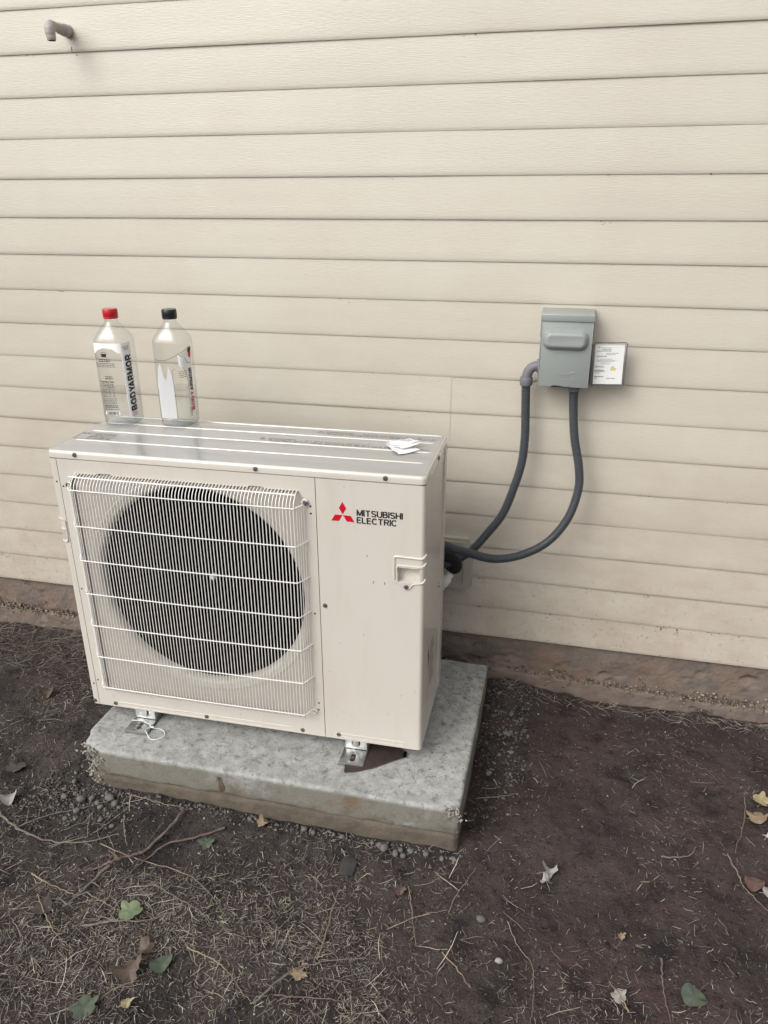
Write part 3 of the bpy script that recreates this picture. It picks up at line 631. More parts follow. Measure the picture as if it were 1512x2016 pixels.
# ================================================================== BOTTLES
def bottle(loc, view, capm, label, seed, water_z):
    b = empty('water_bottle', loc, 0); tag(b, label, 'bottle')
    hw = .0475; N = 48
    def sq(th, r, k):    # k=0 circle, 1 rounded square
        c, s = math.cos(th-rot), math.sin(th-rot); e = 2+2.6*k; rr = (abs(c)**e+abs(s)**e)**(-1/e); return r*rr
    rot = view+R(62)
    prof = [(.0, .0035, 1), (.030, .0025, 1), (.040, .0, 1), (.0455, .002, 1), (.0475, .008, 1), (.0465, .016, 1), (.0478, .024, 1), (.0478, .12, 1), (.0478, .222, 1), (.0468, .229, .9), (.040, .242, .6), (.0285, .258, .3), (.0195, .268, .1), (.0178, .272, 0), (.0178, .279, 0), (.0195, .280, 0), (.0195, .2825, 0)]
    vs = []
    for r, z, k in prof:
        for q in range(N): th = 2*math.pi*q/N; x = sq(th, r, k); vs.append((x*math.cos(th), x*math.sin(th), z))
    fs = [(i*N+q, i*N+(q+1) % N, (i+1)*N+(q+1) % N, (i+1)*N+q) for i in range(len(prof)-1) for q in range(N)]
    link('body', meshdata(vs, fs), M['pet'], b, smooth=True)
    wpz = [(0, .0045, 1), (.029, .0035, 1), (.0395, .0012, 1), (.0448, .003, 1), (.0466, .0085, 1), (.0456, .016, 1), (.0469, .024, 1), (.0469, water_z, 1), (.0, water_z+.0001, 1)]
    vs = []
    for r, z, k in wpz:
        for q in range(N): th = 2*math.pi*q/N; x = sq(th, r, k); vs.append((x*math.cos(th), x*math.sin(th), z))
    fs = [(i*N+q, i*N+(q+1) % N, (i+1)*N+(q+1) % N, (i+1)*N+q) for i in range(len(wpz)-1) for q in range(N)]
    wm = meshdata(vs, fs); bm = bmesh.new(); bm.from_mesh(wm); bmesh.ops.remove_doubles(bm, verts=bm.verts, dist=1e-6); bmesh.ops.recalc_face_normals(bm, faces=bm.faces); bm.to_mesh(wm); bm.free()
    wo = link('water', wm, M['water'], b); wm.shade_smooth_by_angle(R(50))
    cap = MB().lathe([(.0205, .2795), (.0212, .283), (.0205, .2838), (.0212, .285), (.0212, .300), (.0195, .3035), (.0, .304)], (0, 0, 0), 40).build('cap', capm, b, smooth=True)
    for q in range(20): pass
    def P(rel, z, off=.0008):
        th = view+rel; x = sq(th, .0478, 1)+off; return (x*math.cos(th), x*math.sin(th), z)
    def patch(poly, m, name, off=.0006):     # polygon in (rel degrees, z) laid on the bottle
        me = meshdata([(p[0], p[1], 0) for p in poly], [tuple(range(len(poly)))]); bm = bmesh.new(); bm.from_mesh(me)
        x0, x1 = min(p[0] for p in poly), max(p[0] for p in poly); z0, z1 = min(p[1] for p in poly), max(p[1] for p in poly)
        for i in range(int(x0//5)+1, int(x1//5)+1): bmesh.ops.bisect_plane(bm, geom=bm.verts[:]+bm.edges[:]+bm.faces[:], plane_co=(i*5, 0, 0), plane_no=(1, 0, 0))
        bmesh.ops.triangulate(bm, faces=bm.faces); bm.to_mesh(me); bm.free()
        for v in me.vertices: v.co = P(R(v.co.x), v.co.y, off)
        me.update(); return link(name, me, m, b)
    def words(txt, r0, r1, z0, z1, m, bold=0, vertical=False, cuts=8):
        if vertical: fn = lambda x, y: P(R(r1-(r1-r0)*y), z0+(z1-z0)*x, .0011)
        else: fn = lambda x, y: P(R(r0+(r1-r0)*x), z0+(z1-z0)*y, .0011)
        return text_on(txt, fn, 'label_print', m, b, bold, cuts=cuts)
    def bold(txt, r0, r1, z0, z1, m): return stroke_on(txt, lambda x, y, e: P(R(r1-(r1-r0)*y), z0+(z1-z0)*x, .0017+e*15), 'label_print', m, b, sw=.25, gap=.34, seg=2)
    def bars(r0, r1, z0, rows_, dz, m, seed, hh=.5, full=False):
        rs = random.Random(seed); m_ = MB()
        for q in range(rows_):
            a = r0; z = z0-q*dz
            while a < r1:
                l = (r1-r0) if full else rs.uniform(2.5, 9); e = min(r1, a+l); k = max(1, int((e-a)/4))
                for j in range(k):
                    s0, s1 = a+(e-a)*j/k, a+(e-a)*(j+1)/k; m_.add([P(R(s0), z, .001), P(R(s1), z, .001), P(R(s1), z+dz*hh, .001), P(R(s0), z+dz*hh, .001)], [(0, 1, 2, 3)])
                a = e+rs.uniform(1.2, 2.5)
        m_.build('label_print', m, b)
    return b, P, patch, words, bars, bold
b1, P, patch, words, bars, bold = bottle((0, 0, 0), R(-57.3)+UY, M['redcap'], 'clear water bottle with red cap, black upright lettering', 1, .092)
def ul(a, b, z): 
    c_, s_ = math.cos(UY), math.sin(UY); return (UX+a*c_-b*s_, UYY+a*s_+b*c_, z)
b1.scale = (.91, .91, 1); b1.location = ul(.069, .2544, UH+.0026)
patch([(14, .024), (56, .024), (58, .222), (10, .222), (13, .18)], M['label'], 'label')
patch([(-88, .222), (10.2, .222), (12, .196), (4, .197), (-12, .207), (-20, .2065), (-30, .2085), (-47, .2085), (-62, .203), (-74, .193), (-81, .182), (-84, .024), (-88, .024)], M['label'], 'label')
bold('BODYARMOR', 22, 50, .041, .190, M['print'])
words('ALKALINE', 18, 46, .2085, .2125, M['greyprint']); words('WATER', 22, 42, .2025, .2065, M['red']); words('SPORT', 24, 48, .0335, .0375, M['red']); words('WATER', 24, 50, .0275, .0318, M['red'])
bars(-60, -22, .178, 2, .0045, M['print'], 1); bars(-74, -8, .168, 3, .0042, M['greyprint'], 2); bars(-48, -22, .133, 2, .005, M['print'], 3)
words('Nutrition Facts', -64, -20, .1185, .124, M['print'], bold=.03); bars(-64, -20, .114, 3, .004, M['print'], 4); bars(-64, -20, .1015, 1, .002, M['print'], 5, full=True)
bars(-62, -48, .098, 5, .0045, M['greyprint'], 6); bars(-42, -36, .098, 5, .0045, M['greyprint'], 7); bars(-28, -22, .098, 5, .0045, M['greyprint'], 8)
bars(-64, -18, .074, 4, .0042, M['greyprint'], 9); bars(-62, -16, .0555, 2, .0042, M['print'], 10); bars(-62, -14, .046, 1, .0035, M['print'], 11)
patch([(-62, .031), (-14, .031), (-14, .0405), (-62, .0405)], M['label'], 'barcode', .0006)
m_ = MB(); rs = random.Random(5); a = -58
while a < -18: l = rs.choice([.7, 1.2, 1.9]); m_.add([P(R(a), .0315, .001), P(R(a+l), .0315, .001), P(R(a+l), .040, .001), P(R(a), .040, .001)], [(0, 1, 2, 3)]); a += l+rs.choice([.8, 1.4])
m_.build('barcode_print', M['print'], b1)
MB().tube([P(R(a_), z_, .001) for a_, z_ in ((-52, .192), (-50, .197), (-44, .199), (-36, .198), (-33, .193), (-52, .192))], .0006, 4).build('label_print', M['print'], b1)
patch([(-51, .186), (-34, .186), (-35, .1945), (-50, .1945)], M['print'], 'label_print', .001)

b2, P, patch, words, bars, bold = bottle((0, 0, 0), R(-61.2)+UY, M['blackcap'], 'clear water bottle with black cap standing right of the red-capped bottle', 2, .098)
b2.scale = (.91, .91, 1); b2.location = ul(.2244, .2769, UH+.0026)
# the label's white upright band and shoulder
patch([(40, .024), (68, .024), (70, .150), (74, .20), (44, .170), (8, .196), (10, .165), (24, .158), (35, .132), (37, .09)], M['label'], 'label')
patch([(44, .172), (74, .198), (76, .213), (56, .209), (14, .195)], M['label'], 'label')
patch([(52, .186), (66, .179), (72, .190), (74, .206), (54, .203)], M['red'], 'badge', .001); patch([(50, .198), (60, .193), (74, .200), (74, .208), (52, .206)], M['print'], 'badge', .0013)
bold('BODY', 45, 64, .041, .092, M['red']); bold('ARMOR', 45, 64, .094, .155, M['print'])
M['label_back'] = mat('frosted_label_back', (.60, .61, .62), .3)
patch([(-66, .024), (-12, .024), (-12, .115), (-15, .140), (-24, .165), (-36, .125), (-44, .135), (-52, .172), (-60, .160), (-66, .12)], M['label_back'], 'label', .0006)
def line(pts, r=.0005): MB().tube(smoothpath([P(R(a_), z_, .001) for a_, z_ in pts], 5), r, 5).build('label_outline', M['print'], b2)
line([(-9, .026), (-9, .06), (-10, .10), (-12, .140), (-11, .152), (-3, .158)]); line([(11, .196), (-5, .188), (-30, .180), (-50, .178), (-66, .180)])
line([(40, .026), (37, .09), (34, .132), (23, .158), (8, .166)]); line([(8, .197), (30, .184), (44, .170), (68, .168)]); line([(12, .196), (30, .204), (60, .210)])
bars(8, 34, .150, 4, .0048, M['print'], 21, .28); bars(30, 46, .05, 4, .0045, M['greyprint'], 22, .28)

# paper
pp = empty('folded_leaflet', ul(.862, .185, UH+.003), R(0)); tag(pp, 'small folded white paper leaflet lying on the unit cover', 'leaflet')
def sheet(corners, name, bend=.004, n=6, th=.0004):
    c_ = [Vector(q) for q in corners]; vs = []
    for i in range(n+1):
        for j in range(n+1):
            u, v = i/n, j/n; p = c_[0]*(1-u)*(1-v)+c_[1]*u*(1-v)+c_[2]*u*v+c_[3]*(1-u)*v; p.z += bend*math.sin(u*3.1)*math.sin(v*2.6)+.0012*math.sin(u*9+v*5); vs.append(p)
    m0 = len(vs); fs = [(i*(n+1)+j, (i+1)*(n+1)+j, (i+1)*(n+1)+j+1, i*(n+1)+j+1) for i in range(n) for j in range(n)]
    vs += [v-Vector((0, 0, th)) for v in vs]; fs += [tuple(q+m0 for q in g[::-1]) for g in fs]
    return MB().add(vs, fs).build(name, M['paper'], pp, smooth=True)
sheet([(-.046, .006, .004), (.0, -.052, .0), (.044, -.012, .001), (.004, .040, .0)], 'lower_leaf', .002)
sheet([(-.046, .008, .0065), (.002, -.026, .006), (.044, .016, .011), (-.004, .050, .006)], 'upper_leaf', .003)
sheet([(-.044, .008, .008), (-.012, -.013, .0085), (.038, .022, .013), (-.004, .048, .009)], 'upper_leaf', .003)
MB().span((-.01, .012, .0140), (.012, .013, .0142)).span((-.008, .018, .0140), (.016, .019, .0142)).span((-.006, .024, .0138), (.018, .025, .014)).build('print', M['greyprint'], pp)

# ================================================================== DISCONNECT BOX
db = empty('disconnect_box', (1.0675, 0, .857)); tag(db, 'grey metal electrical disconnect box mounted on the siding', 'electrical box')
hwid = .0655; dep = -.088
MB().span((-hwid+.003, dep+.006, .002), (hwid-.003, .002, .186)).build('housing', M['box'], db, bevel=.001)
door = MB().span((-hwid, dep-.002, .0), (hwid, dep+.002, .1745)).span((-hwid, dep+.002, .002), (-hwid+.0015, dep+.03, .150)).span((hwid-.0015, dep+.002, .002), (hwid, dep+.03, .150)).build('door', M['box'], db, bevel=.0012)
# lip ridges of the door's sides
for s_ in (-1, 1): MB().span((s_*hwid-.0012, dep-.0035, .001), (s_*hwid+.0012, dep-.0015, .174)).build('edge', M['box'], door, bevel=.0006)
# pill-shaped grip pressed out of the door
mb = MB(); rg = []
for ins, yy in ((-.0045, 0.0), (-.002, -.0006), (.001, -.0048), (.004, -.011), (.008, -.0155), (.0115, -.0165), (.0145, -.0160)):
    x0, z0, x1, z1 = -.0575+ins, .101+ins, .0555-ins, .1495-ins; rg.append([(p[0], dep-.002+yy, p[1]) for p in rrect(x0, z0, x1, z1, max(.003, .019-ins*.9), 6)])
n = len(rg[0]); vs = [v for r__ in rg for v in r__]; fs = [(i*n+k, i*n+(k+1) % n, (i+1)*n+(k+1) % n, (i+1)*n+k) for i in range(len(rg)-1) for k in range(n)]; fs.append(tuple((len(rg)-1)*n+k for k in range(n)))
mb.add(vs, fs).build('grip', M['box'], door, smooth=True)
# hood with sloping top
hp = [(.002, .1945), (dep-.004, .1915), (dep-.006, .189), (dep-.006, .1735), (dep-.0035, .1735), (dep-.003, .1885), (.002, .190)]
MB().prism(hp, (-hwid-.0025, 0, 0), (0, 1, 0), (0, 0, 1), (1, 0, 0), 2*hwid+.005).build('hood', M['box'], db, bevel=.0008)
MB().span((-hwid-.0022, dep+.004, .13), (-hwid-.0004, dep+.012, .174)).span((hwid+.0004, dep+.004, .13), (hwid+.0022, dep+.012, .174)).build('gap', M['dark'], db)
MB().prism([(-.03, .001), (-.022, .0035), (-.01, .003), (0, .0015), (.012, .0005), (.018, .0018), (.018, -.0012), (-.03, -.0012)], (0, dep-.0024, .0005), (1, 0, 0), (0, 0, 1), (0, 1, 0), .002).build('broken_knockout', M['dark'], db)
# embossed swoosh and maker's plate, too shallow to read
em = MB().tube(smoothpath([(.006, dep-.002, .0395), (.014, dep-.0025, .0365), (.026, dep-.0025, .0405), (.040, dep-.002, .0425)], 5), [.0006]*8+[.0012]*4+[.0006]*4, 5)
em.tube(smoothpath([(-.034, dep-.002, .027), (-.018, dep-.002, .0245), (.01, dep-.002, .0215), (.03, dep-.002, .0235)], 5), .0007, 5)
for i in range(5):
    x = -.0165+i*.0072; em.span((x, dep-.0027, .0265), (x+.0014, dep-.0015, .033)); em.span((x, dep-.0027, .0318), (x+.005, dep-.0015, .033)); em.span((x+(.0036 if i % 2 else .0), dep-.0027, .0265), (x+.005, dep-.0015, .0276))
em.build('embossing', M['box'], door)
# placard
pc = empty('placard', (1.144, -.055, .862)); pc.rotation_euler = (R(-1.5), R(-1.2), R(5)); tag(pc, 'white printed card in a clear plastic sleeve beside the electrical box', 'placard')
MB().prism(rrect(-.006, -.004, .083, .109, .003, 3), (0, -.0042, 0), (1, 0, 0), (0, 0, 1), (0, 1, 0), .0006).prism(rrect(-.006, -.004, .083, .109, .003, 3), (0, .003, 0), (1, 0, 0), (0, 0, 1), (0, 1, 0), .0008).build('sleeve', M['clear'], pc)
MB().span((.003, 0, -.0005), (.0785, .0012, .1065)).build('card', M['card'], pc)
MB().span((.0835, -.005, -.003), (.0855, .005, .107)).span((-.004, -.005, -.0055), (.083, .005, -.0040)).span((.0, -.005, .1092), (.083, .005, .1106)).build('sleeve_edge', M['elbow'], pc)
MB().tube([(-.008, .0, .004), (-.007, 0, .05), (-.008, 0, .103)], .0035, 8).span((-.016, .0, .07), (-.006, .004, .10)).span((-.016, 0, .0), (-.006, .004, .03)).build('hinge', M['clear'], pc)
MB().span((-.022, .004, .003), (-.004, .04, .098)).build('bracket', M['elbow'], pc, bevel=.001)
tx = MB(); rs = random.Random(4)
def trow(x0, x1, z, h=.0012):
    x = x0
    while x < x1-.001:
        l = rs.uniform(.0012, .0045); tx.span((x, -.0005, z), (min(x+l, x1), -.0001, z+h)); x += l+.0009
for a, b_, z, h in ((.018, .046, .0955, .001), (.022, .045, .0905, .0018), (.008, .045, .087, .0014), (.032, .064, .0815, .001), (.032, .056, .078, .001), (.008, .036, .073, .0018), (.018, .05, .066, .0009), (.009, .06, .063, .0009), (.009, .055, .06, .0009), (.02, .045, .056, .0009), (.018, .045, .053, .0009), (.005, .03, .047, .0012), (.005, .03, .0445, .001), (.005, .03, .036, .0018), (.005, .033, .033, .0018), (.005, .022, .029, .0012), (.005, .03, .0185, .002), (.005, .014, .0145, .0012), (.038, .06, .014, .0015)): trow(a, b_, z, h)
MB().tube([(.010, -.0004, .098), (.013, -.0004, .0995), (.016, -.0004, .098), (.013, -.0004, .096), (.010, -.0004, .098)], .0004, 4).build('emblem', M['greyprint'], pc)
tx.build('print', M['greyprint'], pc)
M['yel'] = mat('yellow_print', (.72, .66, .30), .6)
MB().prism([(.046, .036), (.058, .036), (.062, .041), (.056, .044), (.052, .049), (.047, .046)], (0, -.0005, 0), (1, 0, 0), (0, 0, 1), (0, 1, 0), .0004).build('emblem', M['yel'], pc)

# ================================================================== CONDUITS
def corrugated(pts, r, name, pitch=.0046, depth=.0018):
    path = smoothpath(pts, 10); L_ = [0]
    for i in range(1, len(path)): L_.append(L_[-1]+(path[i]-path[i-1]).length)
    n = int(L_[-1]/pitch*4); q = []; rr = []
    for k in range(n+1):
        s_ = L_[-1]*k/n; j = min(len(L_)-2, int(np.searchsorted(L_, s_, 'right')-1)); t = (s_-L_[j])/max(1e-9, L_[j+1]-L_[j]); q.append(path[j].lerp(path[j+1], t)); rr.append(r+depth*(.5 if k % 4 in (1, 2) else -.5))
    return MB().tube(q, rr, 14).build(name, M['hose'], None, smooth=True)
c1 = empty('conduit', (.970, -.05, .842)); tag(c1, 'dark grey flexible conduit hanging from the elbow at the box left side', 'conduit', 'conduits from box to unit')
h = corrugated([(.970, -.05, .85), (.9705, -.05, .838), (.974, -.05, .77), (.9775, -.053, .701), (.974, -.06, .627), (.957, -.07, .551), (.931, -.085, .473), (.891, -.10, .413), (.851, -.12, .364), (.817, -.14, .343), (.782, -.17, .336), (.73, -.20, .345)], .0118, 'hose'); h.parent = c1; h.matrix_parent_inverse = Matrix.Translation(-Vector(c1.location))
e = MB().tube(smoothpath([(1.006, -.05, .903), (.994, -.05, .902), (.981, -.05, .896), (.973, -.05, .883), (.970, -.05, .866), (.970, -.05, .856)], 5), .0135, 16).lathe([(.0, .872), (.0165, .871), (.0175, .868), (.0175, .852), (.016, .848), (.0, .848)], (.970, -.05, 0), 16).build('elbow', M['elbow'], c1, smooth=True); e.matrix_parent_inverse = Matrix.Translation(-Vector(c1.location))
e2 = MB().tube([(1.000, -.05, .903), (.996, -.05, .903)], .019, 16).build('lock_nut', M['elbow'], c1, smooth=True); e2.matrix_parent_inverse = Matrix.Translation(-Vector(c1.location))
c2 = empty('conduit', (1.1, -.05, .842)); tag(c2, 'dark grey flexible conduit looping down from the underside of the box', 'conduit', 'conduits from box to unit')
h = corrugated([(1.0995, -.05, .855), (1.1005, -.05, .83), (1.103, -.052, .79), (1.113, -.06, .712), (1.133, -.07, .627), (1.137, -.08, .563), (1.116, -.10, .483), (1.068, -.12, .415), (1.0, -.145, .377), (.922, -.17, .366), (.845, -.20, .392), (.791, -.235, .423), (.74, -.235, .44)], .0118, 'hose'); h.parent = c2; h.matrix_parent_inverse = Matrix.Translation(-Vector(c2.location))
e = MB().lathe([(.0, .860), (.0165, .859), (.017, .851), (.0155, .8495), (.0155, .840), (.014, .838), (0, .838)], (1.1, -.05, 0), 18).build('connector', M['elbow'], c2, smooth=True); e.matrix_parent_inverse = Matrix.Translation(-Vector(c2.location))
# line set and wall plate
ls = MB().tube(smoothpath([(.70, -.17, .36), (.745, -.17, .365), (.785, -.16, .352), (.803, -.145, .325), (.800, -.12, .300), (.785, -.08, .285), (.765, -.02, .27)], 6), .0205, 14).build('refrigerant_line', M['foam'], None, smooth=True)
tag(ls, 'black foam-wrapped refrigerant line bending from the unit into the wall', 'pipe')
tp = MB().tube(smoothpath([(.7955, -.165, .300), (.785, -.17, .285), (.774, -.175, .268), (.765, -.18, .25)], 4), [.011]*4+[.0145]*5+[.011]*4, 9).build('drain_stub', M['tape'], None, smooth=True); tag(tp, 'white taped stub hanging beneath the black foam line', 'pipe')
wp_ = empty('wall_plate', (.748, 0, .164)); tag(wp_, 'cream square vinyl mounting plate with notched corners behind the unit', 'mounting plate')
def notched(x0, z0, x1, z1, r, n=6):
    o = []
    for cx, cz, a0 in ((x1, z0, 180), (x1, z1, -90), (x0, z1, 0), (x0, z0, 90)):
        for k in range(n+1): t = R(a0-90*k/n); o.append((cx+r*math.cos(t), cz+r*math.sin(t)))
    return o
for ins, yy, th, nm in ((0, -.014, .022, 'back_plate'), (.012, -.0185, .005, 'moulding')):
    MB().plate_hole(notched(-.093+ins, ins, .093-ins, .184-ins, .016), [[(-.093+.028, .028), (.093-.028, .028), (.093-.028, .184-.028), (-.093+.028, .184-.028)]], (0, yy, 0), (1, 0, 0), (0, 0, 1), (0, 1, 0), th).build(nm, M['plate'], wp_, bevel=.001)
MB().span((-.066, -.012, .027), (.066, .0, .157)).build('centre_panel', M['plate'], wp_)
MB().span((-.0655, -.0128, .0265), (.0655, -.0122, .028)).span((.0635, -.0128, .028), (.065, -.0122, .156)).build('shadow_gap', M['dark'], wp_)

# painted pipe elbow upper left
pe = MB().tube(smoothpath([(-.326, .012, 1.748), (-.326, -.02, 1.7475), (-.326, -.045, 1.748), (-.3255, -.066, 1.7495), (-.325, -.080, 1.747), (-.3245, -.085, 1.737), (-.3245, -.085, 1.727), (-.324, -.084, 1.714)], 5),
     [.0155]*6+[.0135]*4+[.0115]*8+[.0135]*4+[.0145]*4+[.0135]*4+[.0125]*4+[.0118, .0112], 16, caps=True).build('pipe_elbow', M['paintedpipe'], None, smooth=True)
tag(pe, 'overpainted grey pipe elbow sticking out of the siding high at the left', 'pipe elbow')
MB().lathe([(0, 1.7125), (.0095, 1.7125), (.0095, 1.7135)], (-.324, -.084, 0), 14).build('bore', M['dark'], pe)

# zip tie, dark sheet
zt = MB().tube(smoothpath([ul(.120, -.006, -.0365), ul(.150, -.004, -.035), ul(.178, -.014, -.034), ul(.192, -.024, -.036), ul(.212, -.018, -.042), ul(.232, -.028, -.0425), ul(.238, -.045, -.0425), ul(.224, -.060, -.0425), ul(.206, -.0625, -.0415), ul(.190, -.050, -.034), ul(.181, -.038, -.035), ul(.186, -.027, -.035), ul(.194, -.023, -.0355)], 5), .0013, 6).tube([ul(.190, -.023, -.0355), ul(.197, -.0225, -.0355)], .0026, 6).build('zip_tie', M['ziptie'], None, smooth=True)
tag(zt, 'looped pale zip tie lying over the left front foot', 'cable tie')
pts = [(.752, -.020), (.762, -.076), (.80, -.062), (.84, -.037), (.872, -.010), (.903, .012), (.905, .036), (.88, .05), (.80, .05), (.75, .03)]
vs = [ul(a, b_, -.0432+.0012*((i*5) % 3)) for i, (a, b_) in enumerate(pts)]; vs2 = [(v[0], v[1], v[2]+.0012) for v in vs]; n = len(vs)
ds = MB().add(vs+vs2, [tuple(range(n)), tuple(range(2*n-1, n-1, -1))]+[(i, (i+1) % n, n+(i+1) % n, n+i) for i in range(n)]).build('metal_scrap', M['rust'], None); tag(ds, 'dark rusty sheet metal scrap wedged under the right front foot', 'metal scrap')
MB().box(ul(.903, .022, -.040), (.008, .014, .008)).build('bent_tip', M['black'], ds, bevel=.001)

# ================================================================== LITTER ON THE GROUND
def g(x, y): return float(gh(x, y))
tw = [
 ('A', [(-.282,-.891),(-.229,-.920),(-.148,-.948),(-.078,-.943),(.011,-.924),(.068,-.889)], .0028, 'bark', 'long curved brown twig sweeping in from the left edge of the photo'),
 ('B', [(.195,-.776),(.191,-.826),(.162,-.912),(.136,-.939),(.102,-.975),(.069,-.994),(.034,-1.014)], .0042, 'bark_red', 'thickest reddish brown twig, crooked, running from the pad foot down left'),
 ('C', [(.321,-.809),(.261,-.852),(.202,-.888),(.175,-.935),(.151,-1.005),(.126,-1.062)], .0024, 'bark_red', 'thin reddish twig curving up to a pale tip right of the thick twig'),
 ('D', [(.097,-.983),(.077,-1.059),(.061,-1.112)], .0034, 'bark', 'straight stout grey twig slanting left under the thick reddish one'),
 ('E', [(.042,-.928),(.133,-.939),(.250,-.952),(.330,-.978),(.400,-1.019)], .0013, 'straw', 'long thin stem crossing the twig tangle down to the right'),
 ('F', [(.132,-1.140),(.198,-1.116),(.261,-1.092),(.313,-1.060)], .0024, 'bark', 'grey twig with a knobbed end below the large green leaf'),
 ('G', [(-.023,-1.089),(.033,-1.139),(.088,-1.172),(.134,-1.193)], .0014, 'straw', 'curved pale stem beside the dull brown leaf at the left'),
 ('H', [(-.072,-1.042),(-.031,-1.059),(.018,-1.061),(.062,-1.070)], .0020, 'straw', 'pale wavy stem at the left end of the twig tangle'),
 ('I', [(0,-.896),(.022,-.861),(.034,-.808),(.053,-.789)], .0015, 'bark', 'thin bent twig rising toward the broken pad corner'),
 ('J', [(-.202,-.935),(-.150,-.884),(-.080,-.831),(-.014,-.778)], .0016, 'bark', 'thin straight stem running up to the pebbles at the pad corner'),
 ('K', [(.008,-.738-.01),(.102,-.757-.01),(.189,-.772)], .0013, 'straw', 'fine pale stem lying along the pad foot at left'),
 ('L', [(.224,-1.003),(.317,-1.031),(.395,-1.061)], .0013, 'bark', 'short thin twig right of the large green leaf'),
 ('M', [(.383,-1.137),(.464,-1.158),(.507,-1.177),(.550,-1.211)], .0014, 'straw', 'bent pale stem left of the bottom tan leaf'),
 ('N', [(.604,-1.193),(.688,-1.184),(.768,-1.165),(.828,-1.151)], .0012, 'bark_red', 'nearly level reddish stem at the bottom centre of the photo'),
 ('O', [(.817,-.864),(.838,-.937),(.863,-1.016)], .0013, 'straw', 'thin upright stem below the right part of the pad'),
 ('P', [(.790,-.988),(.852,-.947),(.914,-.914)], .0011, 'straw', 'slanting pale stem crossing the thin upright one below the pad'),
 ('Q', [(1.404,-.643),(1.446,-.638),(1.476,-.618),(1.491,-.594)], .0020, 'bark', 'small twig with a hooked end on the bare reddish soil'),
 ('R', [(1.566,-.597),(1.578,-.649),(1.594,-.690),(1.629,-.745)], .0020, 'bark', 'dark twig slanting to the right edge of the photo'),
 ('S', [(1.648,-.376),(1.620,-.492),(1.582,-.593)], .0014, 'bark', 'long thin twig left of the tan leaf at the right edge'),
 ('T', [(1.382,-.925),(1.378,-.973),(1.382,-1.022),(1.388,-1.063)], .0020, 'bark_red', 'reddish twig pointing down out of the photo at lower right'),
 ('U', [(1.054,-.913),(1.080,-.959),(1.113,-1.000),(1.118,-1.089),(1.117,-1.127)], .001, 'straw', 'curving thin stem beside the straw tuft at lower centre right'),
 ('V', [(.921,-1.015),(.959,-1.048),(.991,-1.086)], .0014, 'straw', 'short slanted stem left of the white pebble'),
 ('W', [(.571,-1.222),(.611,-1.152),(.662,-1.105),(.759,-1.068)], .0022, 'bark', 'dark branching twig rising from the tan leaf at the bottom'),
 ('X', [(.665,-1.096),(.661,-.992),(.660,-.908)], .0015, 'straw', 'upright stem standing out below the flat dark stone'),
 ('Y', [(.921,-.911),(.931,-.859),(.967,-.779)], .0011, 'straw', 'knobbly pale stem below the front right pad corner'),
 ('Z', [(.935,-.544),(.994,-.532),(1.045,-.510)], .0014, 'bark', 'thin grey stem on the soil just right of the pad'),
 ('AA', [(1.309,-1.055),(1.295,-1.031),(1.271,-1.003)], .0016, 'straw', 'short straight stem below the small tan leaf'),
 ('AC', [(.083,-1.057),(.134,-1.074),(.188,-1.089)], .0014, 'straw', 'short pale stem pointing at the large green leaf'),
 ('AD', [(.044,-.824),(.079,-.878),(.109,-.921)], .0022, 'bark', 'short dark twig leaning on the thick twig'),
]
for nm, pts, r, mt, lb in tw:
    P3 = []
    for i, (x, y) in enumerate(pts): P3.append(Vector((x, y, g(x, y)+r+.003+.004*((i*7+len(pts)) % 3))))
    P3 = smoothpath(P3, 6); n = len(P3)
    q = [p+Vector((rng.randn(), rng.randn(), 0))*.0012 for p in P3]; rr = [r*(1.12-.75*i/n)*(1+.18*rng.randn()*(i % 4 == 0)) for i in range(n)]
    t_ = MB().tube(q, rr, 7)
    if r > .0022:
        for s_ in (.35, .62, .85):
            i = int(n*s_); dr = Vector((rng.randn(), rng.randn(), .4)).normalized(); t_.tube([q[i], q[i]+dr*.012, q[i]+dr*.03+Vector((rng.randn()*.005, rng.randn()*.005, -.004))], [r*.5, r*.4, r*.2], 5)
    tag(t_.build('twig', M[mt], None, smooth=True), lb, 'twig', 'twigs lying on the soil')

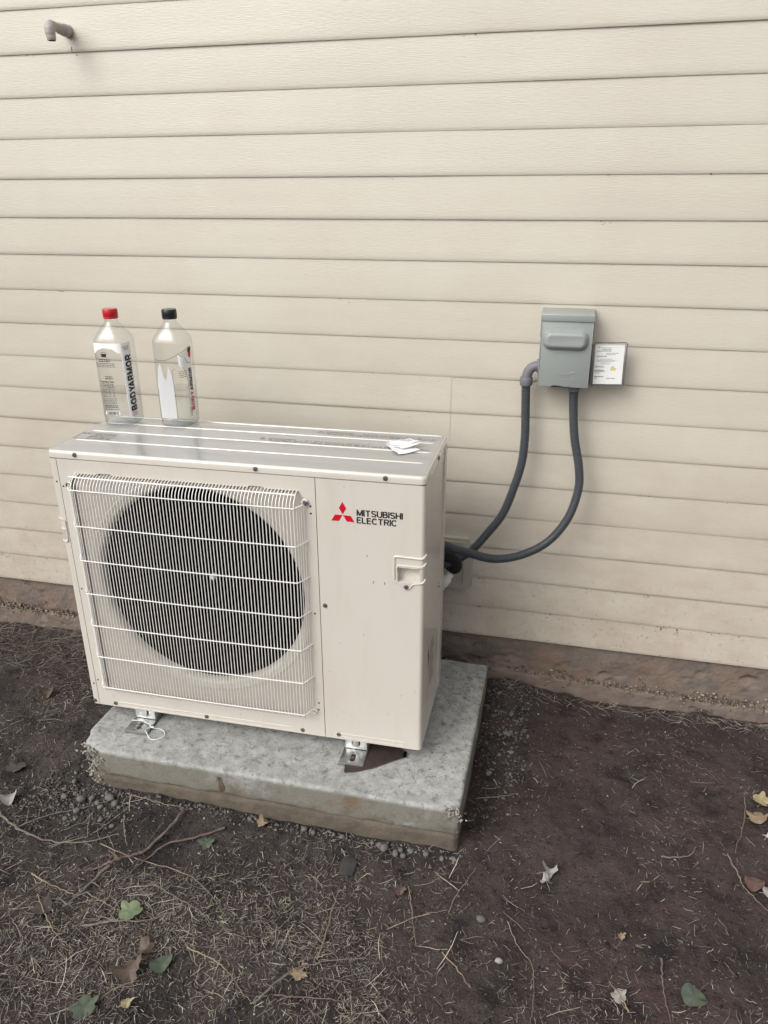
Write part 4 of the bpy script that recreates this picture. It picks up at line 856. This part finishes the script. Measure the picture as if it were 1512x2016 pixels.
def leafmat(name, c1, c2): M[name] = mat(name, c1, .6, col2=c2, nscale=60, nlo=.4, nhi=.6, bump=.4, bscale=200, bdist=.001)
leafmat('leaf_green', (.12, .16, .09), (.17, .21, .12)); leafmat('leaf_dull', (.06, .08, .06), (.085, .10, .07)); leafmat('leaf_brown', (.12, .088, .066), (.08, .058, .047)); leafmat('leaf_tan', (.30, .225, .145), (.22, .16, .11))
leafmat('leaf_yellow', (.38, .33, .19), (.30, .25, .15)); leafmat('leaf_pale', (.34, .33, .31), (.24, .23, .21)); leafmat('leaf_red', (.12, .07, .06), (.09, .06, .05)); leafmat('leaf_dark', (.08, .062, .052), (.055, .045, .04)); leafmat('leaf_white', (.62, .62, .60), (.5, .5, .5))
def leaf(x, y, size, m, label, kind='maple', rot=0, curl=.25, lift=.006, asp=.8):
    rs = random.Random(int(abs(x*997+y*131)*10)); N = 30; vs = [(0, 0, .0)]; rad = []
    for k in range(N):
        th = 2*math.pi*k/N
        if kind == 'maple': rr = .72+.28*abs(math.cos(2.5*th))**.8+.05*rs.uniform(-1, 1)
        elif kind == 'torn': rr = .75+.22*rs.uniform(-1, 1)
        else: rr = .95+.03*rs.uniform(-1, 1)
        rad.append(rr)
    for lv in (.5, 1):
        for k in range(N):
            th = 2*math.pi*k/N; rr = rad[k]*size*lv; px_, py_ = rr*math.cos(th), rr*math.sin(th)*asp*(1-.25*math.cos(th))
            z = curl*size*lv*(.5*math.cos(2*th+1)+.5*(px_/size)**2*2)+.05*size*math.cos(5*th)*lv; vs.append((px_, py_, z))
    fs = [(0, 1+k, 1+(k+1) % N) for k in range(N)]+[(1+k, 1+N+k, 1+N+(k+1) % N, 1+(k+1) % N) for k in range(N)]
    zmin = min(v[2] for v in vs); nv = len(vs); vs = [(v[0], v[1], v[2]-zmin) for v in vs]; vs += [(v[0], v[1], v[2]-.0005) for v in vs]; fs += [tuple(i+nv for i in q[::-1]) for q in fs]
    st_ = MB().add(vs, fs); st_.tube([(size*.0, 0, -zmin*.6), (-size*.7, .0, .002-zmin*.3), (-size*1.25, .002, .001)], [.0006, .0006, .0005], 4)
    o = st_.build('leaf', M[m], None, smooth=True); o.location = (x, y, g(x, y)+lift); o.rotation_euler = (rs.uniform(-.15, .15), rs.uniform(-.15, .15), rot); tag(o, label, 'leaf', 'leaves lying on the soil'); return o
leaf(.212, -1.081, .034, 'leaf_green', 'largest fresh green leaf, near the lower left twigs', 'maple', 2.6, .12, .007)
leaf(.297, -.8605, .026, 'leaf_dull', 'dull dark green leaf below the front left of the pad', 'torn', .6, .1)
leaf(.290, -1.215, .040, 'leaf_brown', 'large curled brown leaf near the bottom left', 'torn', 1.0, .5)
leaf(.300, -1.165, .026, 'leaf_brown', 'smaller crumpled brown leaf just above the large curled one', 'torn', 2.2, .6)
leaf(.640, -1.140, .022, 'leaf_tan', 'tan square-ish leaf at the bottom centre', 'torn', .3, .2)
leaf(-.284, -.845, .024, 'leaf_pale', 'folded pale grey leaf at the left edge, the lower of two', 'oval', .9, .6)
leaf(-.350, -.7295, .030, 'leaf_dark', 'dark leaf at the left edge, the upper of two', 'maple', .2, .2)
leaf(.010, -1.117, .028, 'leaf_dark', 'dull dark brown leaf crossed by a curved pale stem', 'oval', 1.8, .15)
leaf(.348, -1.185, .026, 'leaf_dull', 'muted green leaf half under straw near the bottom', 'oval', .9, .2)
leaf(.238, -1.300, .030, 'leaf_dull', 'green leaf cut by the bottom edge of the photo', 'maple', .9, .1)
leaf(.3224, -1.280, .016, 'leaf_yellow', 'small yellowish leaf at the bottom edge of the photo', 'torn', .9, .3)
leaf(1.440, -.997, .028, 'leaf_dull', 'green leaf with a pale tip at lower right', 'oval', -.5, .3)
leaf(1.299, -.8846, .013, 'leaf_tan', 'tiny tan torn leaf alone on bare soil', 'torn', .7, .4)
leaf(1.665, -.4506, .030, 'leaf_tan', 'broad tan leaf near the right edge', 'maple', .2, .25)
leaf(1.684, -.3826, .028, 'leaf_yellow', 'yellow leaf at the right edge above the broad tan one', 'maple', 1.2, .15)
leaf(1.673, -.515, .016, 'leaf_white', 'bright white scrap-like leaf at the right edge', 'torn', 1.1, .3)
leaf(1.614, -.6706, .024, 'leaf_red', 'reddish leaf near the right edge, the upper of two', 'oval', .1, .3)
leaf(1.650, -.694, .024, 'leaf_pale', 'greyish leaf near the right edge, just under the reddish one', 'oval', .1, .2)
leaf(1.1403, -.745, .026, 'leaf_pale', 'pale grey curled leaf, upper half of the crumpled pair on bare soil', 'torn', .4, .9, .004)
leaf(1.132, -.775, .020, 'leaf_pale', 'pale grey crumpled leaf, lower half of the pair on bare soil', 'torn', 2.1, .8, .004)
leaf(.411, -.762, .020, 'leaf_tan', 'tan curled leaf against the middle of the pad foot', 'torn', -.2, .6)
leaf(1.2907, -1.0244, .018, 'leaf_pale', 'faint grey leaf at the bottom right of centre', 'maple', .7, .2)
leaf(-.489, -.394, .026, 'leaf_brown', 'brown leaf left of the unit among dry needles', 'oval', .7, .7)
leaf(.8, -.885, .018, 'leaf_red', 'small reddish leaf left of the thin upright stem', 'torn', .7, .4)
# stones
def stone(x, y, sx, sy, sz, m, name, label, grp=None, rot=0, sink=.3):
    bm = bmesh.new(); bmesh.ops.create_icosphere(bm, subdivisions=2, radius=1)
    off = rng.rand(3)*50
    for v in bm.verts: k = 1+.28*float(fbm(v.co.x*1.3+off[0], v.co.y*1.3+off[1], v.co.z*1.3+off[2], 2)); v.co = Vector((v.co.x*sx*k, v.co.y*sy*k, v.co.z*sz*k))
    me_ = bpy.data.meshes.new(name); bm.to_mesh(me_); bm.free(); o = link(name, me_, M[m], smooth=True); o.location = (x, y, g(x, y)+sz*(1-sink)); o.rotation_euler = (0, 0, rot); tag(o, label, 'stone', grp); return o
MB_ = MB().prism([(-.018, -.028), (.016, -.024), (.021, .012), (.017, .024), (-.012, .026), (-.020, .008)], (0, 0, 0), (1, 0, 0), (0, 1, 0), (0, 0, 1), .006).build('flat_stone', M['darkstone'], None, bevel=.0015)
MB_.location = (.66, -.842, g(.66, -.842)+.004); MB_.rotation_euler = (.05, .08, .1); tag(MB_, 'flat dark grey squarish stone in front of the pad', 'stone')
stone(1.0423, -1.0043, .009, .007, .005, 'leaf_pale', 'pebble', 'small pale oval pebble at the lower right of centre')
stone(.9933, -.9115, .011, .009, .006, 'stone', 'pebble', 'pale greyish lump below the front right pad corner, larger than the pale oval pebble')
for i, (x, y, s_) in enumerate([(-.10, -.80, .013), (-.075, -.785, .010), (-.05, -.80, .009), (-.028, -.775, .014), (-.035, -.81, .009), (-.005, -.79, .011), (.015, -.80, .007), (-.085, -.84, .010), (-.13, -.78, .008), (-.15, -.80, .010), (-.17, -.77, .007), (-.01, -.85, .009), (-.10, -.87, .008), (.03, -.86, .008), (-.16, -.74, .008), (-.175, -.71, .007)]):
    stone(x, y, s_, s_*.8, s_*.65, 'stone', 'pebble', 'grey rounded pebble in the cluster at the broken pad corner', 'pebbles at the broken pad corner', i)
for i, (x, y, s_) in enumerate([(.72, -.757, .010), (.735, -.77, .012), (.70, -.755, .007), (.80, -.762, .009), (.775, -.765, .009), (.765, -.78, .010), (.785, -.782, .008), (.84, -.765, .009), (.88, -.765, .008), (.91, -.762, .008), (.52, -.757, .009), (.545, -.76, .008), (.37, -.757, .008), (.62, -.755, .008)]):
    stone(x, y, s_, s_*.8, s_*.7, 'stone', 'pebble', 'grey pebble in the row along the front foot of the pad', 'pebbles along the pad front', i)
for i in range(22):
    x = rng.uniform(.93, 1.02); y = rng.uniform(-.5, -.07); s_ = rng.uniform(.005, .011)
    stone(x, y, s_, s_*.8, s_*.7, 'stone' if i % 3 else 'darkstone', 'pebble', 'grey pebble in the gravel between the pad and the wall', 'pebbles right of the pad', i)
# crumbs of soil
n = 60000; x = rng.uniform(-1.1, 1.95, n); y = rng.uniform(-1.42, -.005, n); k = ~onpad(x, y, -.002); x, y = x[k], y[k]
sz = np.abs(rng.randn(len(x)))*.0012+.0008; near = np.exp(-np.hypot((x-.97)/.12, (y+.25)/.25)**2)+np.exp(-np.hypot((x+.1)/.2, (y+.78)/.15)**2); sz = sz*(1+1.3*np.clip(near, 0, 1)*rng.rand(len(x)))
br = rng.uniform(.3, 1.25, (len(x), 1)); pale = (rng.rand(len(x), 1) < .035)
c = np.where(pale, np.array([.36, .33, .30]), np.array([.062, .053, .049]))*br
o = link('soil_crumbs', crumbs(np.stack([x, y, gh(x, y)+sz*.3], -1), sz, c, 'soil_crumbs'), M['bits']); o['kind'] = 'stuff'; o['label'] = 'loose dark crumbs of soil and grit scattered over the ground'
# coarser gravel where the pad meets the soil
n = 1500; t_ = rng.rand(n); x = np.where(t_ < .4, rng.uniform(.917, 1.06, n), np.where(t_ < .7, rng.normal(-.12, .09, n), rng.uniform(-.1, .93, n))); y = np.where(t_ < .4, rng.uniform(-.62, -.02, n)*rng.rand(n)**.4, np.where(t_ < .7, rng.normal(-.80, .05, n), -.742-np.abs(rng.randn(n))*.018))
k = ~onpad(x, y, .0); x, y = x[k], y[k]; sz = rng.uniform(.0022, .0065, len(x))
c = np.array([.13, .125, .12])*rng.uniform(.35, 1.5, (len(x), 1))
o = link('gravel', crumbs(np.stack([x, y, gh(x, y)+sz*.25], -1), sz, c, 'gravel'), M['bits']); o['kind'] = 'stuff'; o['label'] = 'small grey gravel gathered around the foot of the pad'
n = 1600; x = rng.uniform(-1.1, 1.95, n); y = rng.uniform(-1.42, -.02, n); k = ~onpad(x, y, .004) & ((x < .2) | (y < -.9) | (rng.rand(n) < .35)) & (fbm(x*4, y*4, 21, 3) > -.1); x, y = x[k], y[k]
sz = rng.uniform(.003, .0085, len(x)); c = np.array([.055, .048, .045])*rng.uniform(.5, 1.3, (len(x), 1))
o = link('soil_clods', crumbs(np.stack([x, y, gh(x, y)], -1), sz, c, 'soil_clods'), M['bits']); o['kind'] = 'stuff'; o['label'] = 'larger clods of dark soil lying over the ground'
# straw and dry needles
def straw(n, fn, lmin, lmax, r, cols, name, label, lift=.003, curve=.16, tilt=.2):
    x, y = fn(n); k = ~onpad(x, y, .004) & (y < -.008); x, y = x[k], y[k]; n = len(x); L_ = rng.uniform(lmin, lmax, n)*rng.uniform(.4, 1, n); a = rng.rand(n)*6.283; cv = rng.randn(n)*curve; T_ = rng.randn(n)*tilt
    rr = r*rng.uniform(.6, 1.3, n); V = []; J = 4
    for j in range(J):
        t = j/(J-1)-.5; px_ = x+np.cos(a+cv*t)*L_*t; py_ = y+np.sin(a+cv*t)*L_*t; pz_ = gh(px_, py_)+lift*rng.uniform(.3, 1.6, n)+np.abs(T_)*L_*(t+.5)*.5
        w_ = rr*(1-.5*abs(2*t))
        for q in range(3):
            ph = q*2.094+.5; V.append(np.stack([px_-np.sin(a)*np.cos(ph)*w_, py_+np.cos(a)*np.cos(ph)*w_, pz_+np.sin(ph)*w_], -1))
    V = np.stack(V, 1); F = np.array([(j*3+q, j*3+(q+1) % 3, (j+1)*3+(q+1) % 3, (j+1)*3+q) for j in range(J-1) for q in range(3)])
    F = (F[None]+12*np.arange(n)[:, None, None]).reshape(-1, 4); cc = np.array(cols)[rng.randint(0, len(cols), n)]*rng.uniform(.35, 1.45, (n, 1))
    o = link(name, bigmesh(name, V.reshape(-1, 3), F, np.repeat(cc, 12, 0)), M['bits']); o['kind'] = 'stuff'; o['label'] = label
def dens(n):     # dry grass thickest at lower left and centre, thin on the bare soil at right
    N = n*5; x = rng.uniform(-1.1, 1.95, N); y = rng.uniform(-1.42, -.01, N)
    d_ = .10+1.0*np.exp(-((x-.55)/.42)**2-((y+1.12)/.22)**2)+.75*np.exp(-((x-.1)/.4)**2-((y+1.25)/.22)**2)+.5*np.exp(-((x-.85)/.2)**2-((y+.85)/.1)**2)+.35*(x < -.15)+.25*(y < -1.0)
    d_ = d_*np.clip(.55+1.5*fbm(x*5, y*5, 11, 3), .04, 1.5); k = rng.rand(N)*1.4 < d_; return x[k][:n], y[k][:n]
SC = [(.40, .35, .285), (.28, .245, .205), (.55, .50, .42), (.22, .18, .16), (.17, .15, .14), (.33, .265, .23)]
straw(30000, dens, .006, .030, .00055, SC, 'dry_straw', 'short dry straw and needle litter strewn over the dark soil')
straw(1300, dens, .035, .10, .00075, SC, 'long_straw', 'longer dry grass stems lying over the soil', .005, .22, .14)
def leftneedles(n): x = rng.uniform(-1.05, -.16, n); y = -np.abs(rng.randn(n))*.14-.01; return x, y
straw(1100, leftneedles, .06, .17, .0008, [(.22, .19, .165), (.30, .25, .21), (.15, .12, .105)], 'dry_needles', 'long dry needles matted beside the foundation left of the unit', .006, .9, .05)
def pn(n):
    x = rng.uniform(-1.0, 1.95, n); y = rng.uniform(-1.4, -.02, n); k = (rng.rand(n) < .35) | (x < .95) | (y < -.9); return x[k], y[k]
straw(10000, pn, .003, .010, .00055, [(.24, .22, .20), (.16, .14, .13), (.36, .33, .30)], 'fine_litter', 'tiny pale fibres and chips mixed into the soil surface', .002, .2, .1)
def wl_(n): x = np.where(rng.rand(n) < .8, rng.uniform(.97, 1.8, n), rng.uniform(-1, -.15, n)); y = -.012-np.abs(rng.randn(n))*.03; return x, y
straw(260, wl_, .03, .09, .0008, SC, 'foundation_straw', 'dry stems lodged along the foot of the foundation', .006, .3, .1)
# specks on the slab top near the rear right
n = 420; x = rng.normal(.84, .05, n).clip(.72, .91); y = rng.uniform(-.66, -.11, n); c = np.array([.05, .045, .04])*rng.uniform(.4, 2, (n, 1))
k = rng.rand(n) < np.clip((y+.75)*2, .12, 1); o = link('grit', crumbs(np.stack([x-PL.x, y-PL.y, np.full(n, -.0445)-PL.z], -1)[k], rng.uniform(.0007, .0024, n)[k], c[k], 'grit'), M['bits'], pad); o['kind'] = 'stuff'
print('verts', sum(len(m_.vertices) for m_ in bpy.data.meshes))
